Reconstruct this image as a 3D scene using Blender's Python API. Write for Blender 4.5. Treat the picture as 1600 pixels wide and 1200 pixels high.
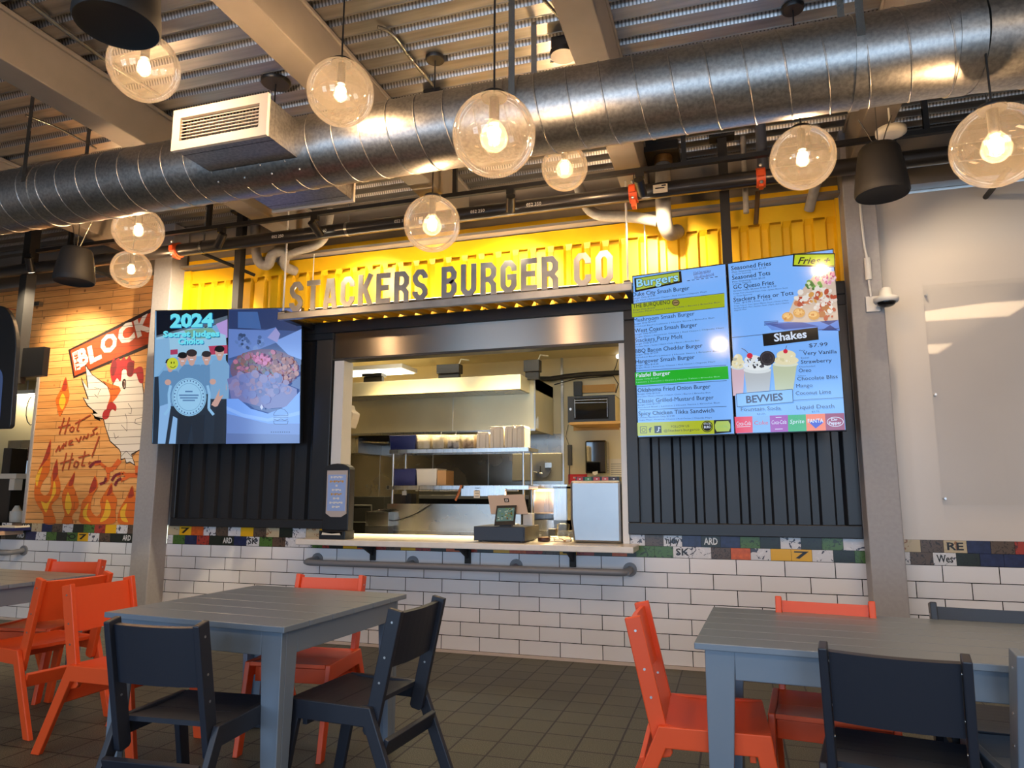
import bpy, bmesh, math, random
from mathutils import Vector, Matrix
random.seed(7)
for o in list(bpy.data.objects): bpy.data.objects.remove(o)
SC = bpy.context.scene
COL = SC.collection
V = Vector

# ---------------------------------------------------------------- camera
CAM = V((4.945, -5.462, 1.2756)); FPX = 1092.75
YAW, PITCH, ROLL = .3039, .1528, .0007
def cam_axes():
    cy, sy, cp, sp = math.cos(YAW), math.sin(YAW), math.cos(PITCH), math.sin(PITCH)
    f = V((-sy*cp, cy*cp, sp)); r = V((cy, sy, 0)); u = r.cross(f)
    c, s = math.cos(ROLL), math.sin(ROLL)
    return c*r+s*u, -s*r+c*u, f
CR, CU, CF = cam_axes()
cd = bpy.data.cameras.new('camera'); cam = bpy.data.objects.new('camera', cd); COL.objects.link(cam)
cd.sensor_width = 36; cd.lens = 36*FPX/1600; cd.clip_start = .05; cd.clip_end = 200
M = Matrix((( CR.x, CU.x, -CF.x, CAM.x), (CR.y, CU.y, -CF.y, CAM.y), (CR.z, CU.z, -CF.z, CAM.z), (0, 0, 0, 1)))
cam.matrix_world = M
SC.camera = cam

# ---------------------------------------------------------------- world, big lights, exposure
SC.view_settings.view_transform = 'Standard'; SC.view_settings.look = 'None'
SC.view_settings.gamma = 1; SC.view_settings.use_curve_mapping = False
SC.view_settings.exposure = 0.0
SC.cycles.use_denoising = True
SC.cycles.max_bounces = 7; SC.cycles.transparent_max_bounces = 24
SC.cycles.caustics_reflective = False; SC.cycles.caustics_refractive = False
SC.cycles.sample_clamp_indirect = 4
w = bpy.data.worlds.new('sky'); SC.world = w; w.use_nodes = True
nt = w.node_tree; bg = nt.nodes['Background']
bg.inputs[0].default_value = (.5, .72, 1, 1); bg.inputs[1].default_value = 8.0
def area(name, loc, size, energy, color, rot, portal=False):
    l = bpy.data.lights.new(name, 'AREA'); l.shape = 'RECTANGLE'; l.size, l.size_y = size
    l.energy = energy; l.color = color
    o = bpy.data.objects.new(name, l); COL.objects.link(o); o.location = loc; o.rotation_euler = rot
    if portal: l.cycles.is_portal = True
    return o
WINS = [(-1.0, 1.2), (2.4, 4.6), (5.8, 8.0)]         # shopfront windows behind the camera
for a, b in WINS:
    area('window_daylight', ((a+b)/2, -9.02, 1.6), (b-a, 2.2), 1, (1, 1, 1), (math.radians(90), 0, 0), True)

for x, y in ((1.0, -6.9), (4.4, -6.9), (7.6, -6.9), (7.8, -4.4)):                # unseen warm fill panels, added to brighten the room
    area('room_fill', (x, y, 3.5), (1.2, .8), 42, (1, .72, .44), (0, 0, 0))
# ---------------------------------------------------------------- helpers
def ray(px, py): return CF + CR*((px-800)/FPX) - CU*((py-600)/FPX)
def at(px, py, y):                                     # the point of the plane y=const seen at that pixel of the photo
    d = ray(px, py); return CAM + d*((y-CAM.y)/d.y)
def atz(px, py, z):
    d = ray(px, py); return CAM + d*((z-CAM.z)/d.z)
def onplane(px, py, o, n):
    d = ray(px, py); return CAM + d*((o-CAM).dot(n)/d.dot(n))
class MB:
    def __init__(s): s.v = []; s.f = []; s.m = []; s.s = []; s.mats = []
    def mi(s, m):
        if m not in s.mats: s.mats.append(m)
        return s.mats.index(m)
    def add(s, vs, fs, m, sm=False):
        b = len(s.v); s.v += [tuple(x) for x in vs]; i = s.mi(m)
        for f in fs: s.f.append([b+k for k in f]); s.m.append(i); s.s.append(sm)
    def obox(s, c, ax, ay, az, m):                     # centre, three half-axis vectors
        c, ax, ay, az = V(c), V(ax), V(ay), V(az)
        vs = [c+ax*i+ay*j+az*k for i in (-1, 1) for j in (-1, 1) for k in (-1, 1)]
        fs = [(0,1,3,2),(4,6,7,5),(0,4,5,1),(2,3,7,6),(0,2,6,4),(1,5,7,3)]
        if ax.cross(ay).dot(az) < 0: fs = [f[::-1] for f in fs]
        s.add(vs, fs, m)
    def box(s, x0, x1, y0, y1, z0, z1, m):
        s.obox(((x0+x1)/2, (y0+y1)/2, (z0+z1)/2), ((x1-x0)/2,0,0), (0,(y1-y0)/2,0), (0,0,(z1-z0)/2), m)
    def bar(s, p, q, w, h, m, up=(0,0,1)):
        p, q = V(p), V(q); d = (q-p); l = d.length; d.normalize()
        sx = d.cross(V(up)); 
        if sx.length < 1e-4: sx = d.cross(V((0,1,0)))
        sx.normalize(); u = sx.cross(d)
        s.obox((p+q)/2, d*(l/2), sx*(w/2), u*(h/2), m)
    def tube(s, path, r, m, n=10, caps=True, rads=None):
        P = [V(p) for p in path]; N = len(P); t0 = (P[1]-P[0]).normalized()
        a = t0.cross(V((0,0,1)))
        if a.length < 1e-3: a = t0.cross(V((0,1,0)))
        a.normalize(); vs = []; prev = t0
        for i in range(N):
            t = (P[min(i+1,N-1)]-P[max(i-1,0)]).normalized()
            a = (a - t*a.dot(t)).normalized(); b = t.cross(a); rr = rads[i] if rads else r
            for k in range(n):
                an = 2*math.pi*k/n; vs.append(P[i]+(a*math.cos(an)+b*math.sin(an))*rr)
        fs = [(i*n+k, i*n+(k+1)%n, (i+1)*n+(k+1)%n, (i+1)*n+k) for i in range(N-1) for k in range(n)]
        s.add(vs, fs, m, True)
        if caps:
            s.add(vs[:n], [tuple(range(n))[::-1]], m); s.add(vs[-n:], [tuple(range(n))], m)
    def cyl(s, p, q, r, m, n=16, r2=None): s.tube([p, q], r, m, n, True, [r, r if r2 is None else r2])
    def lathe(s, prof, c, m, n=24, sm=True, close=True):   # prof: (r,z) bottom to top
        c = V(c); vs = []; 
        for r, z in prof:
            for k in range(n):
                an = 2*math.pi*k/n; vs.append(c+V((r*math.cos(an), r*math.sin(an), z)))
        fs = [(i*n+k, i*n+(k+1)%n, (i+1)*n+(k+1)%n, (i+1)*n+k) for i in range(len(prof)-1) for k in range(n)]
        s.add(vs, fs, m, sm)
        if close:
            s.add(vs[:n], [tuple(range(n))[::-1]], m); s.add(vs[-n:], [tuple(range(n))], m)
    def sph(s, c, r, m, n=24, k=14, a0=-90, a1=90, sc=(1,1,1)):
        prof = []
        for i in range(k+1):
            a = math.radians(a0+(a1-a0)*i/k); prof.append((max(r*math.cos(a), 1e-4), r*math.sin(a)))
        c = V(c); vs = []
        for rr, z in prof:
            for j in range(n):
                an = 2*math.pi*j/n; vs.append(c+V((rr*math.cos(an)*sc[0], rr*math.sin(an)*sc[1], z*sc[2])))
        fs = [(i*n+j, i*n+(j+1)%n, (i+1)*n+(j+1)%n, (i+1)*n+j) for i in range(k) for j in range(n)]
        s.add(vs, fs, m, True)
    def prism(s, poly, fn, d0, d1, m):                 # poly of (a,b); fn(a,b,d) gives the point
        n = len(poly)
        A = [V(fn(a, b, d0)) for a, b in poly]; B = [V(fn(a, b, d1)) for a, b in poly]
        fs = [tuple(range(n))[::-1], tuple(range(n, 2*n))] + [(i, (i+1) % n, n+(i+1) % n, n+i) for i in range(n)]
        s.add(A+B, fs, m)
    def poly(s, pts, m): s.add(pts, [tuple(range(len(pts)))], m)
    def stroke(s, path, t, fn, d0, d1, m, closed=False):
        P = [V((a, b)) for a, b in path]; n = len(P); L = []; R = []
        for i in range(n):
            if closed: a, b = P[(i-1) % n], P[(i+1) % n]
            else: a, b = P[max(i-1, 0)], P[min(i+1, n-1)]
            d1_ = (P[i]-a).normalized() if (P[i]-a).length > 1e-9 else (b-P[i]).normalized()
            d2_ = (b-P[i]).normalized() if (b-P[i]).length > 1e-9 else d1_
            n1 = V((-d1_.y, d1_.x)); n2 = V((-d2_.y, d2_.x)); mm = (n1+n2)
            mm = mm.normalized() if mm.length > 1e-6 else n1
            k = t/2/max(mm.dot(n1), .45)
            L.append(P[i]+mm*k); R.append(P[i]-mm*k)
        for i in range(n if closed else n-1):
            j = (i+1) % n
            q = [R[i], R[j], L[j], L[i]]
            if d1 == d0: s.poly([fn(p.x, p.y, d0) for p in q], m)
            else: s.prism([(p.x, p.y) for p in q], fn, d0, d1, m)
    def build(s, name, parent=None, bevel=0, offset=None):
        me = bpy.data.meshes.new(name)
        off = V((0,0,0))
        if parent is not None:
            r = parent
            while r.parent: r = r.parent
            off = V(r.location)
        if offset is not None: off = V(offset)
        me.from_pydata([tuple(V(v)-off) for v in s.v], [], s.f)
        for m in s.mats: me.materials.append(m)
        for p, i, sm in zip(me.polygons, s.m, s.s): p.material_index = i; p.use_smooth = sm
        me.validate()
        o = bpy.data.objects.new(name, me); COL.objects.link(o)
        if parent is not None: o.parent = parent
        elif offset is not None: o.location = offset
        if bevel:
            b = o.modifiers.new('bevel', 'BEVEL'); b.width = bevel; b.segments = 2; b.limit_method = 'ANGLE'; b.angle_limit = .6
        return o
def tag(o, label, cat, group=None, kind=None):
    o['label'] = label; o['category'] = cat
    if group: o['group'] = group
    if kind: o['kind'] = kind
    return o
def thing(name, label, cat, loc=(0,0,0), group=None):
    o = bpy.data.objects.new(name, None); COL.objects.link(o); o.location = loc; o.empty_display_size = .1
    return tag(o, label, cat, group)
def struct(mb, name, bevel=0):
    o = mb.build(name, bevel=bevel); o['kind'] = 'structure'; return o
def kids(o): return [c for c in bpy.data.objects if c.parent == o]
def dup(root, loc, rz=0, label=None, name=None):
    def rec(o, par):
        c = o.copy(); COL.objects.link(c)
        if par is not None: c.parent = par
        for k in tree[o.name]: rec(k, c)
        return c
    tree = {}
    def scan(o):
        tree[o.name] = kids(o)
        for k in tree[o.name]: scan(k)
    scan(root)
    r = rec(root, None); r.location = loc; r.rotation_euler = (0, 0, rz)
    if label: r['label'] = label
    return r
_tc = {}
def text(mb, s, L, R, h, m, nrm, bold=0.0, shear=0.0, ext=0.0, fit=True, lift=0.0):
    """lettering from point L to point R (baseline), cap height h metres, on the face with normal nrm"""
    key = (s, bold, shear)
    if key not in _tc:
        c = bpy.data.curves.new('t', 'FONT'); c.body = s; c.size = 1; c.resolution_u = 2; c.offset = bold; c.shear = shear
        o = bpy.data.objects.new('t', c); COL.objects.link(o)
        dg = bpy.context.evaluated_depsgraph_get(); e = o.evaluated_get(dg); me = e.to_mesh()
        vs = [tuple(v.co) for v in me.vertices]; fs = [tuple(p.vertices) for p in me.polygons]
        e.to_mesh_clear(); bpy.data.objects.remove(o); bpy.data.curves.remove(c)
        _tc[key] = (vs, fs)
    vs, fs = _tc[key]
    if not vs: return
    x0 = min(v[0] for v in vs); x1 = max(v[0] for v in vs)
    L, R = V(L), V(R); d = R-L; u = V(nrm).normalized().cross(d.normalized())
    sx = d/(x1-x0) if fit else d.normalized()*(h/.73); sy = u*(h/.73)
    nn = V(nrm).normalized()*lift
    pts = [L+sx*(v[0]-(x0 if fit else 0))+sy*v[1]+nn for v in vs]
    if ext:
        e = V(nrm).normalized()*ext
        pts2 = [p+e for p in pts]; n = len(pts)
        mb.add(pts2, fs, m)
    else: mb.add(pts, fs, m)

# ---------------------------------------------------------------- materials
def srgb(r, g, b):
    f = lambda c: (c/255/12.92 if c/255 <= .04045 else ((c/255+.055)/1.055)**2.4)
    return (f(r), f(g), f(b), 1)
def mat(name, col, rough=.5, metal=0, spec=.5, emit=None, es=0, coat=0):
    m = bpy.data.materials.new(name); m.use_nodes = True; b = m.node_tree.nodes['Principled BSDF']
    b.inputs['Base Color'].default_value = col; b.inputs['Roughness'].default_value = rough
    b.inputs['Metallic'].default_value = metal; b.inputs['Specular IOR Level'].default_value = spec
    b.inputs['Coat Weight'].default_value = coat
    if emit: b.inputs['Emission Color'].default_value = emit; b.inputs['Emission Strength'].default_value = es
    return m
def N(m, t, **kw):
    n = m.node_tree.nodes.new(t)
    for k, v in kw.items():
        if hasattr(n, k) and not isinstance(v, tuple): setattr(n, k, v)
    return n
def ln(m, a, b): m.node_tree.links.new(a, b)
def coords(m, loc=(0,0,0), sc=(1,1,1), rot=(0,0,0)):
    t = N(m, 'ShaderNodeTexCoord'); p = N(m, 'ShaderNodeMapping'); p.vector_type = 'POINT'
    p.inputs['Location'].default_value = loc; p.inputs['Scale'].default_value = sc; p.inputs['Rotation'].default_value = rot
    ln(m, t.outputs['Object'], p.inputs['Vector']); return p.outputs['Vector']
def ramp(m, fac, stops):
    r = N(m, 'ShaderNodeValToRGB'); e = r.color_ramp.elements
    while len(e) < len(stops): e.new(.5)
    for x, (p, c) in zip(e, stops): x.position = p; x.color = c
    ln(m, fac, r.inputs['Fac']); return r.outputs['Color']
def noisy(name, stops, scale, rough=.5, metal=0, sc=(1,1,1), detail=4, bump=0, rr=None, spec=.5):
    m = mat(name, stops[0][1], rough, metal, spec); b = m.node_tree.nodes['Principled BSDF']
    n = N(m, 'ShaderNodeTexNoise'); n.inputs['Scale'].default_value = scale; n.inputs['Detail'].default_value = detail
    ln(m, coords(m, sc=sc), n.inputs['Vector']); ln(m, ramp(m, n.outputs['Fac'], stops), b.inputs['Base Color'])
    if rr:
        x = N(m, 'ShaderNodeMapRange'); x.inputs[3].default_value, x.inputs[4].default_value = rr
        ln(m, n.outputs['Fac'], x.inputs[0]); ln(m, x.outputs[0], b.inputs['Roughness'])
    if bump:
        bp = N(m, 'ShaderNodeBump'); bp.inputs['Strength'].default_value = bump; bp.inputs['Distance'].default_value = .01
        ln(m, n.outputs['Fac'], bp.inputs['Height']); ln(m, bp.outputs[0], b.inputs['Normal'])
    return m
def brick(m, vec, w, h, mortar, c1, c2, cm, off=.5):
    b = N(m, 'ShaderNodeTexBrick'); b.offset = off; b.offset_frequency = 2; b.squash = 1
    for k, v in dict(Scale=1, **{'Mortar Size': mortar, 'Mortar Smooth': .1, 'Bias': 0, 'Brick Width': w, 'Row Height': h}).items(): b.inputs[k].default_value = v
    b.inputs['Color1'].default_value = c1; b.inputs['Color2'].default_value = c2; b.inputs['Mortar'].default_value = cm
    ln(m, vec, b.inputs['Vector']); return b
g = lambda v: (v, v, v, 1)
TW, TH, ZB = .32918, .10973, .0216
def tile_mat():
    m = mat('white_tile', g(.6), .18); b = m.node_tree.nodes['Principled BSDF']
    sw = N(m, 'ShaderNodeSeparateXYZ'); cb = N(m, 'ShaderNodeCombineXYZ'); t = N(m, 'ShaderNodeTexCoord')
    ln(m, t.outputs['Object'], sw.inputs[0])
    ax = N(m, 'ShaderNodeMath', operation='ADD'); ax.inputs[1].default_value = TW/2+10*TW; ln(m, sw.outputs[0], ax.inputs[0])
    az = N(m, 'ShaderNodeMath', operation='ADD'); az.inputs[1].default_value = -ZB; ln(m, sw.outputs[2], az.inputs[0])
    ln(m, ax.outputs[0], cb.inputs[0]); ln(m, az.outputs[0], cb.inputs[1])
    k = brick(m, cb.outputs[0], TW, TH, .003, srgb(238,237,240), srgb(228,228,232), srgb(22,21,24))
    ln(m, k.outputs['Color'], b.inputs['Base Color'])
    bp = N(m, 'ShaderNodeBump'); bp.invert = True; bp.inputs['Strength'].default_value = .4; bp.inputs['Distance'].default_value = .003
    ln(m, k.outputs['Fac'], bp.inputs['Height']); ln(m, bp.outputs[0], b.inputs['Normal'])
    return m
def floor_mat():
    m = mat('floor_tile', g(.05), .5, 0, .35); b = m.node_tree.nodes['Principled BSDF']; G = .2007
    v = coords(m, loc=(-3.729+40*G, .4076+80*G, 0))
    k = brick(m, v, G, G, .0052, srgb(96,97,82), srgb(84,85,74), srgb(20,20,17), 0)
    n = N(m, 'ShaderNodeTexNoise'); n.inputs['Scale'].default_value = 230; n.inputs['Detail'].default_value = 3
    ln(m, v, n.inputs['Vector'])
    r = ramp(m, n.outputs['Fac'], [(.36, g(.35)), (.55, g(.9)), (.72, g(2.2))])
    x = N(m, 'ShaderNodeMix', data_type='RGBA', blend_type='MULTIPLY'); x.inputs['Factor'].default_value = 1
    ln(m, k.outputs['Color'], x.inputs[6]); ln(m, r, x.inputs[7]); ln(m, x.outputs[2], b.inputs['Base Color'])
    bp = N(m, 'ShaderNodeBump'); bp.inputs['Strength'].default_value = .25; bp.inputs['Distance'].default_value = .002
    ln(m, n.outputs['Fac'], bp.inputs['Height']); ln(m, bp.outputs[0], b.inputs['Normal'])
    return m
PL_W, PL_H = .95, .071
def plank_lines(m):
    sw = N(m, 'ShaderNodeSeparateXYZ'); cb = N(m, 'ShaderNodeCombineXYZ'); t = N(m, 'ShaderNodeTexCoord')
    ln(m, t.outputs['Object'], sw.inputs[0])
    a = N(m, 'ShaderNodeMath', operation='ADD'); a.inputs[1].default_value = 9.3; ln(m, sw.outputs[0], a.inputs[0])
    ln(m, a.outputs[0], cb.inputs[0]); ln(m, sw.outputs[2], cb.inputs[1]); return cb.outputs[0]
def wood_mat():
    m = mat('pine_planks', g(.3), .55); b = m.node_tree.nodes['Principled BSDF']; v = plank_lines(m)
    k = brick(m, v, PL_W, PL_H, .0022, srgb(236,172,104), srgb(220,152,84), srgb(70,40,20), .37)
    mp = N(m, 'ShaderNodeMapping'); mp.inputs['Scale'].default_value = (2.2, 26, 1); ln(m, v, mp.inputs['Vector'])
    n = N(m, 'ShaderNodeTexNoise'); n.inputs['Scale'].default_value = 1.6; n.inputs['Detail'].default_value = 6; ln(m, mp.outputs[0], n.inputs['Vector'])
    r = ramp(m, n.outputs['Fac'], [(.3, (.84,.76,.68,1)), (.5, g(1)), (.7, (1.06,1.05,1.03,1))])
    x = N(m, 'ShaderNodeMix', data_type='RGBA', blend_type='MULTIPLY'); x.inputs['Factor'].default_value = 1
    ln(m, k.outputs['Color'], x.inputs[6]); ln(m, r, x.inputs[7])
    vo = N(m, 'ShaderNodeTexVoronoi'); vo.inputs['Scale'].default_value = 5.5; ln(m, v, vo.inputs['Vector'])
    kn = ramp(m, vo.outputs['Distance'], [(.045, (.32,.2,.12,1)), (.11, g(1))])
    y = N(m, 'ShaderNodeMix', data_type='RGBA', blend_type='MULTIPLY'); y.inputs['Factor'].default_value = .9
    ln(m, x.outputs[2], y.inputs[6]); ln(m, kn, y.inputs[7]); ln(m, y.outputs[2], b.inputs['Base Color'])
    return m
_mur = {}
def mural(name, r, g_, b_):
    m = mat(name, srgb(r, g_, b_), .6); b = m.node_tree.nodes['Principled BSDF']
    k = brick(m, plank_lines(m), PL_W, PL_H, .002, srgb(r, g_, b_), srgb(int(r*.96), int(g_*.96), int(b_*.96)), srgb(70,45,30), .37)
    ln(m, k.outputs['Color'], b.inputs['Base Color']); return m
M_TILE = tile_mat(); M_FLOOR = floor_mat(); M_WOOD = wood_mat()
M_BLACKC = mat('black_container_paint', srgb(34,36,40), .38)
M_YEL = noisy('yellow_container_paint', [(.3, srgb(238,182,14)), (.7, srgb(250,196,24))], 3, .42)
M_STEEL = noisy('brushed_steel', [(.3, g(.42)), (.7, g(.56))], 3, .3, 1, sc=(30, 1, .6), rr=(.22, .36))
M_STEELH = mat('header_steel', g(.5), .32, 1)
_b = M_STEELH.node_tree.nodes['Principled BSDF']; _b.inputs['Anisotropic'].default_value = .9
_t = N(M_STEELH, 'ShaderNodeTangent'); _t.direction_type = 'RADIAL'; _t.axis = 'Z'; ln(M_STEELH, _t.outputs[0], _b.inputs['Tangent']); _b.inputs['Anisotropic Rotation'].default_value = .25; _b.inputs['Roughness'].default_value = .3; _b.inputs['Base Color'].default_value = (.36, .33, .3, 1)
M_HOOD = noisy('hood_steel_yellow_cast', [(.3, (.72,.64,.42,1)), (.7, (.82,.74,.5,1))], 2.2, .45, .4, sc=(1, 1, .5), rr=(.3, .5))  # stainless steel with the yellow cast of the kitchen light painted into its colour
M_STEELW = noisy('steel_wall_sheet', [(.3, (.27,.26,.24,1)), (.7, (.35,.335,.31,1))], 2.5, .28, 1, sc=(1, 1, 1), rr=(.2, .34))
M_DUCT = noisy('galvanised_duct', [(.35, (.35,.34,.325,1)), (.65, (.48,.465,.44,1))], 60, .38, 1, rr=(.33, .44), detail=2)
M_DECK = noisy('galvanised_deck', [(.3, (.33,.325,.31,1)), (.7, (.5,.49,.47,1))], 6, .35, 1, sc=(.3, 4, 4), rr=(.3, .45))
def perf_mat():
    m = mat('perforated_web', g(.4), .4, 1); b = m.node_tree.nodes['Principled BSDF']
    t = N(m, 'ShaderNodeTexCoord'); s = N(m, 'ShaderNodeSeparateXYZ'); ln(m, t.outputs['Object'], s.inputs[0])
    a = N(m, 'ShaderNodeMath', operation='MULTIPLY'); a.inputs[1].default_value = 1/.021; ln(m, s.outputs[0], a.inputs[0])
    f = N(m, 'ShaderNodeMath', operation='FRACT'); ln(m, a.outputs[0], f.inputs[0])
    ln(m, ramp(m, f.outputs[0], [(.0, g(.2)), (.4, g(.22)), (.5, g(.6)), (.95, g(.56))]), b.inputs['Base Color']); return m
M_PERF = perf_mat()
M_BEAM = noisy('grey_beam_paint', [(.3, srgb(130,122,113)), (.7, srgb(138,129,120))], 5, .55)
M_COL = noisy('grey_column_paint', [(.3, srgb(156,154,156)), (.7, srgb(164,162,164))], 40, .5, bump=.05)
M_PIPEB = mat('black_pipe', srgb(38,36,36), .28)
M_BLK = mat('black_plastic', srgb(22,22,24), .4)
M_BLKM = mat('matt_black', srgb(26,25,25), .65)
M_PIPEG = noisy('grey_pipe_wrap', [(.3, srgb(150,144,136)), (.7, srgb(166,160,150))], 25, .6, bump=.1)
M_ORC = mat('orange_coupling', srgb(214,84,40), .5)
M_WHT = mat('white_plastic', srgb(228,226,222), .35)
M_WALLW = noisy('white_panel_paint', [(.3, srgb(214,206,198)), (.7, srgb(220,212,204))], 1.2, .3)
M_CREAM = noisy('cream_wall', [(.3, srgb(232,214,170)), (.7, srgb(238,222,180))], 2, .5)
M_ORANGE = mat('orange_recycled_plastic', srgb(232,84,34), .42)
M_NAVY = mat('navy_recycled_plastic', srgb(35,40,52), .42)
M_SLATE = mat('slate_recycled_plastic', srgb(114,128,144), .36, 0, .9)
M_SCREW = mat('screw_steel', g(.7), .3, 1)
M_GREYR = mat('grey_rail_paint', srgb(120,122,128), .4)
M_QUARTZ = noisy('counter_quartz', [(.3, srgb(226,218,206)), (.7, srgb(234,228,218))], 14, .25)
M_LETTER = noisy('sign_letter_steel', [(.3, g(.36)), (.7, g(.46))], 8, .38, 1, rr=(.3, .45))
M_DIFF = mat('diffuser_grille_paint', srgb(226,212,196), .5)
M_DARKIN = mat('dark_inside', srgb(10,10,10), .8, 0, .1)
M_BLUEBIN = mat('blue_bin', srgb(28,36,92), .4)
M_PAPER = mat('paper', srgb(236,224,204), .7)
M_CARD = mat('brown_cardboard', srgb(196,150,98), .7)
def glass(name, tint, haze, gl=.06):
    m = bpy.data.materials.new(name); m.use_nodes = True; t = m.node_tree; t.nodes.clear()
    o = t.nodes.new('ShaderNodeOutputMaterial'); tr = t.nodes.new('ShaderNodeBsdfTransparent'); tr.inputs[0].default_value = tint
    gb = t.nodes.new('ShaderNodeBsdfGlossy'); gb.inputs['Roughness'].default_value = .03; gb.inputs[0].default_value = (1,.97,.93,1)
    df = t.nodes.new('ShaderNodeBsdfTranslucent'); df.inputs[0].default_value = (1,.9,.78,1)
    lw = t.nodes.new('ShaderNodeLayerWeight'); lw.inputs[0].default_value = .18
    m1 = t.nodes.new('ShaderNodeMixShader'); m2 = t.nodes.new('ShaderNodeMixShader')
    mr = t.nodes.new('ShaderNodeMapRange'); mr.inputs[3].default_value = gl; mr.inputs[4].default_value = .75
    t.links.new(lw.outputs['Fresnel'], mr.inputs[0]); t.links.new(mr.outputs[0], m1.inputs[0])
    t.links.new(tr.outputs[0], m1.inputs[1]); t.links.new(gb.outputs[0], m1.inputs[2])
    m2.inputs[0].default_value = haze
    t.links.new(m1.outputs[0], m2.inputs[1]); t.links.new(df.outputs[0], m2.inputs[2]); t.links.new(m2.outputs[0], o.inputs[0]); return m
M_GLOBE = glass('globe_glass', (.975,.955,.93,1), .022, .05)
M_CLEAR = glass('clear_acrylic', (1,1,1,1), .0, .015)
M_BULB = glass('bulb_glass', (1,.96,.9,1), .012, .04)
def emis(name, col, s, rough=.12):
    return mat(name, g(.0), rough, 0, .5, col, s)
_em = {}
SCR = .95
def scr(r, g_, b_, s=None):                            # a lit patch of a display
    k = (r, g_, b_, s)
    if k not in _em: _em[k] = emis('screen_%d_%d_%d' % (r, g_, b_), srgb(r, g_, b_), SCR if s is None else s)
    return _em[k]
M_FIL = emis('filament', (1, .66, .3, 1), 30)
M_TUBE = emis('fluorescent_lens', (1, .93, .74, 1), 9)
M_LED = emis('led_strip', (1, .8, .5, 1), 6)
WARM = (1, .66, .36)
# ================================================================ the room
ZD = 3.888                                              # underside of the roof deck
mb = MB(); mb.box(-4.5, 9.5, -9, .0, -.1, 0, M_FLOOR); struct(mb, 'floor')
mb = MB(); pitch = .1632; y = -9.0
while y < .12:                                          # fluted deck: low flange, perforated web, crest, web
    a, b, c, d, e = y, y+.098, y+.112, y+.149, y+pitch; z0, z1 = ZD, ZD+.034; X0, X1 = -4.5, 9.5
    for p, q, r, s_, m in ((a, z0, b, z0, M_DECK), (b, z0, c, z1, M_PERF), (c, z1, d, z1, M_DECK), (d, z1, e, z0, M_PERF)):
        mb.add([(X0, p, q), (X1, p, q), (X1, r, s_), (X0, r, s_)], [(3, 2, 1, 0)], m)
    mb.bar((X0, b, z0-.001), (X1, b, z0-.001), .004, .004, M_DECK)
    y += pitch
mb.box(-4.5, 9.5, -9, .3, ZD+.06, ZD+.12, M_BEAM)
struct(mb, 'ceiling')
# wall behind the camera with shopfront openings
mb = MB(); xs = [-4.5]+[v for p in WINS for v in p]+[9.5]
for i in range(0, len(xs), 2): mb.box(xs[i], xs[i+1], -9.1, -9, 0, 4, M_WALLW)
for a, b in WINS: mb.box(a, b, -9.1, -9, 0, .5, M_WALLW); mb.box(a, b, -9.1, -9, 2.7, 4, M_WALLW)
struct(mb, 'wall_rear')
for i, (a, b) in enumerate(WINS):
    mb = MB()
    for x in (a, (a+b)/2, b): mb.box(x-.03, x+.03, -9.08, -9.0, .5, 2.7, M_BLK)
    for z in (.5, 2.0, 2.7): mb.box(a, b, -9.08, -9.0, z-.03, z+.03, M_BLK)
    struct(mb, 'window_%d' % (i+1))
mb = MB(); mb.box(-4.6, -4.5, -9.1, .2, 0, 4, M_WALLW); struct(mb, 'wall_left')
mb = MB(); mb.box(9.5, 9.6, -9.1, .2, 0, 4, M_WALLW); struct(mb, 'wall_right')
# wainscot, base trim, mosaic band
ZM0 = ZB+7*TH; ZM1 = .955
mb = MB(); mb.box(-4.5, 9.5, 0, .12, ZB, ZM0, M_TILE); struct(mb, 'wall_front')
mb = MB(); mb.box(-4.5, 9.5, -.012, .12, 0, ZB, mat('base_trim', srgb(206,190,178), .5)); struct(mb, 'baseboard_front')
def collage(name, cols, sc):
    st = [(i/(len(cols)), srgb(*c)) for i, c in enumerate(cols)]
    m = noisy(name, st, sc, .3, detail=6); 
    m.node_tree.nodes['Color Ramp'].color_ramp.interpolation = 'CONSTANT' if len(cols) > 3 else 'LINEAR'
    m.node_tree.nodes['Noise Texture'].inputs['Distortion'].default_value = 1.2
    return m
MOS = dict(y=mat('mosaic_yellow', srgb(232,176,18), .3), o=noisy('mosaic_orange', [(.3, srgb(190,80,24)), (.7, srgb(226,104,36))], 30, .3),
    n=noisy('mosaic_navy', [(.3, srgb(24,32,66)), (.7, srgb(38,48,92))], 25, .3),
    g=collage('mosaic_green', [(30,46,22),(40,60,28),(74,110,48),(60,92,40),(150,168,90)], 26),
    b=collage('mosaic_bark', [(30,24,22),(48,38,32),(92,74,60),(60,48,40),(176,158,128)], 34),
    w=collage('mosaic_white', [(30,32,42),(70,74,90),(216,214,216),(226,224,226),(226,224,226)], 22),
    k=collage('mosaic_black', [(16,16,18),(24,26,24),(30,38,28),(22,22,24),(120,128,120)], 30),
    r=collage('mosaic_red', [(48,24,26),(120,40,34),(168,58,44),(90,40,40),(200,150,140)], 24),
    t=collage('mosaic_tan', [(60,46,38),(188,170,134),(196,178,144),(150,104,70),(110,80,60)], 20))
mb = MB(); TXT = []
mh = (ZM1-ZM0)/2; mw = .137
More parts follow.
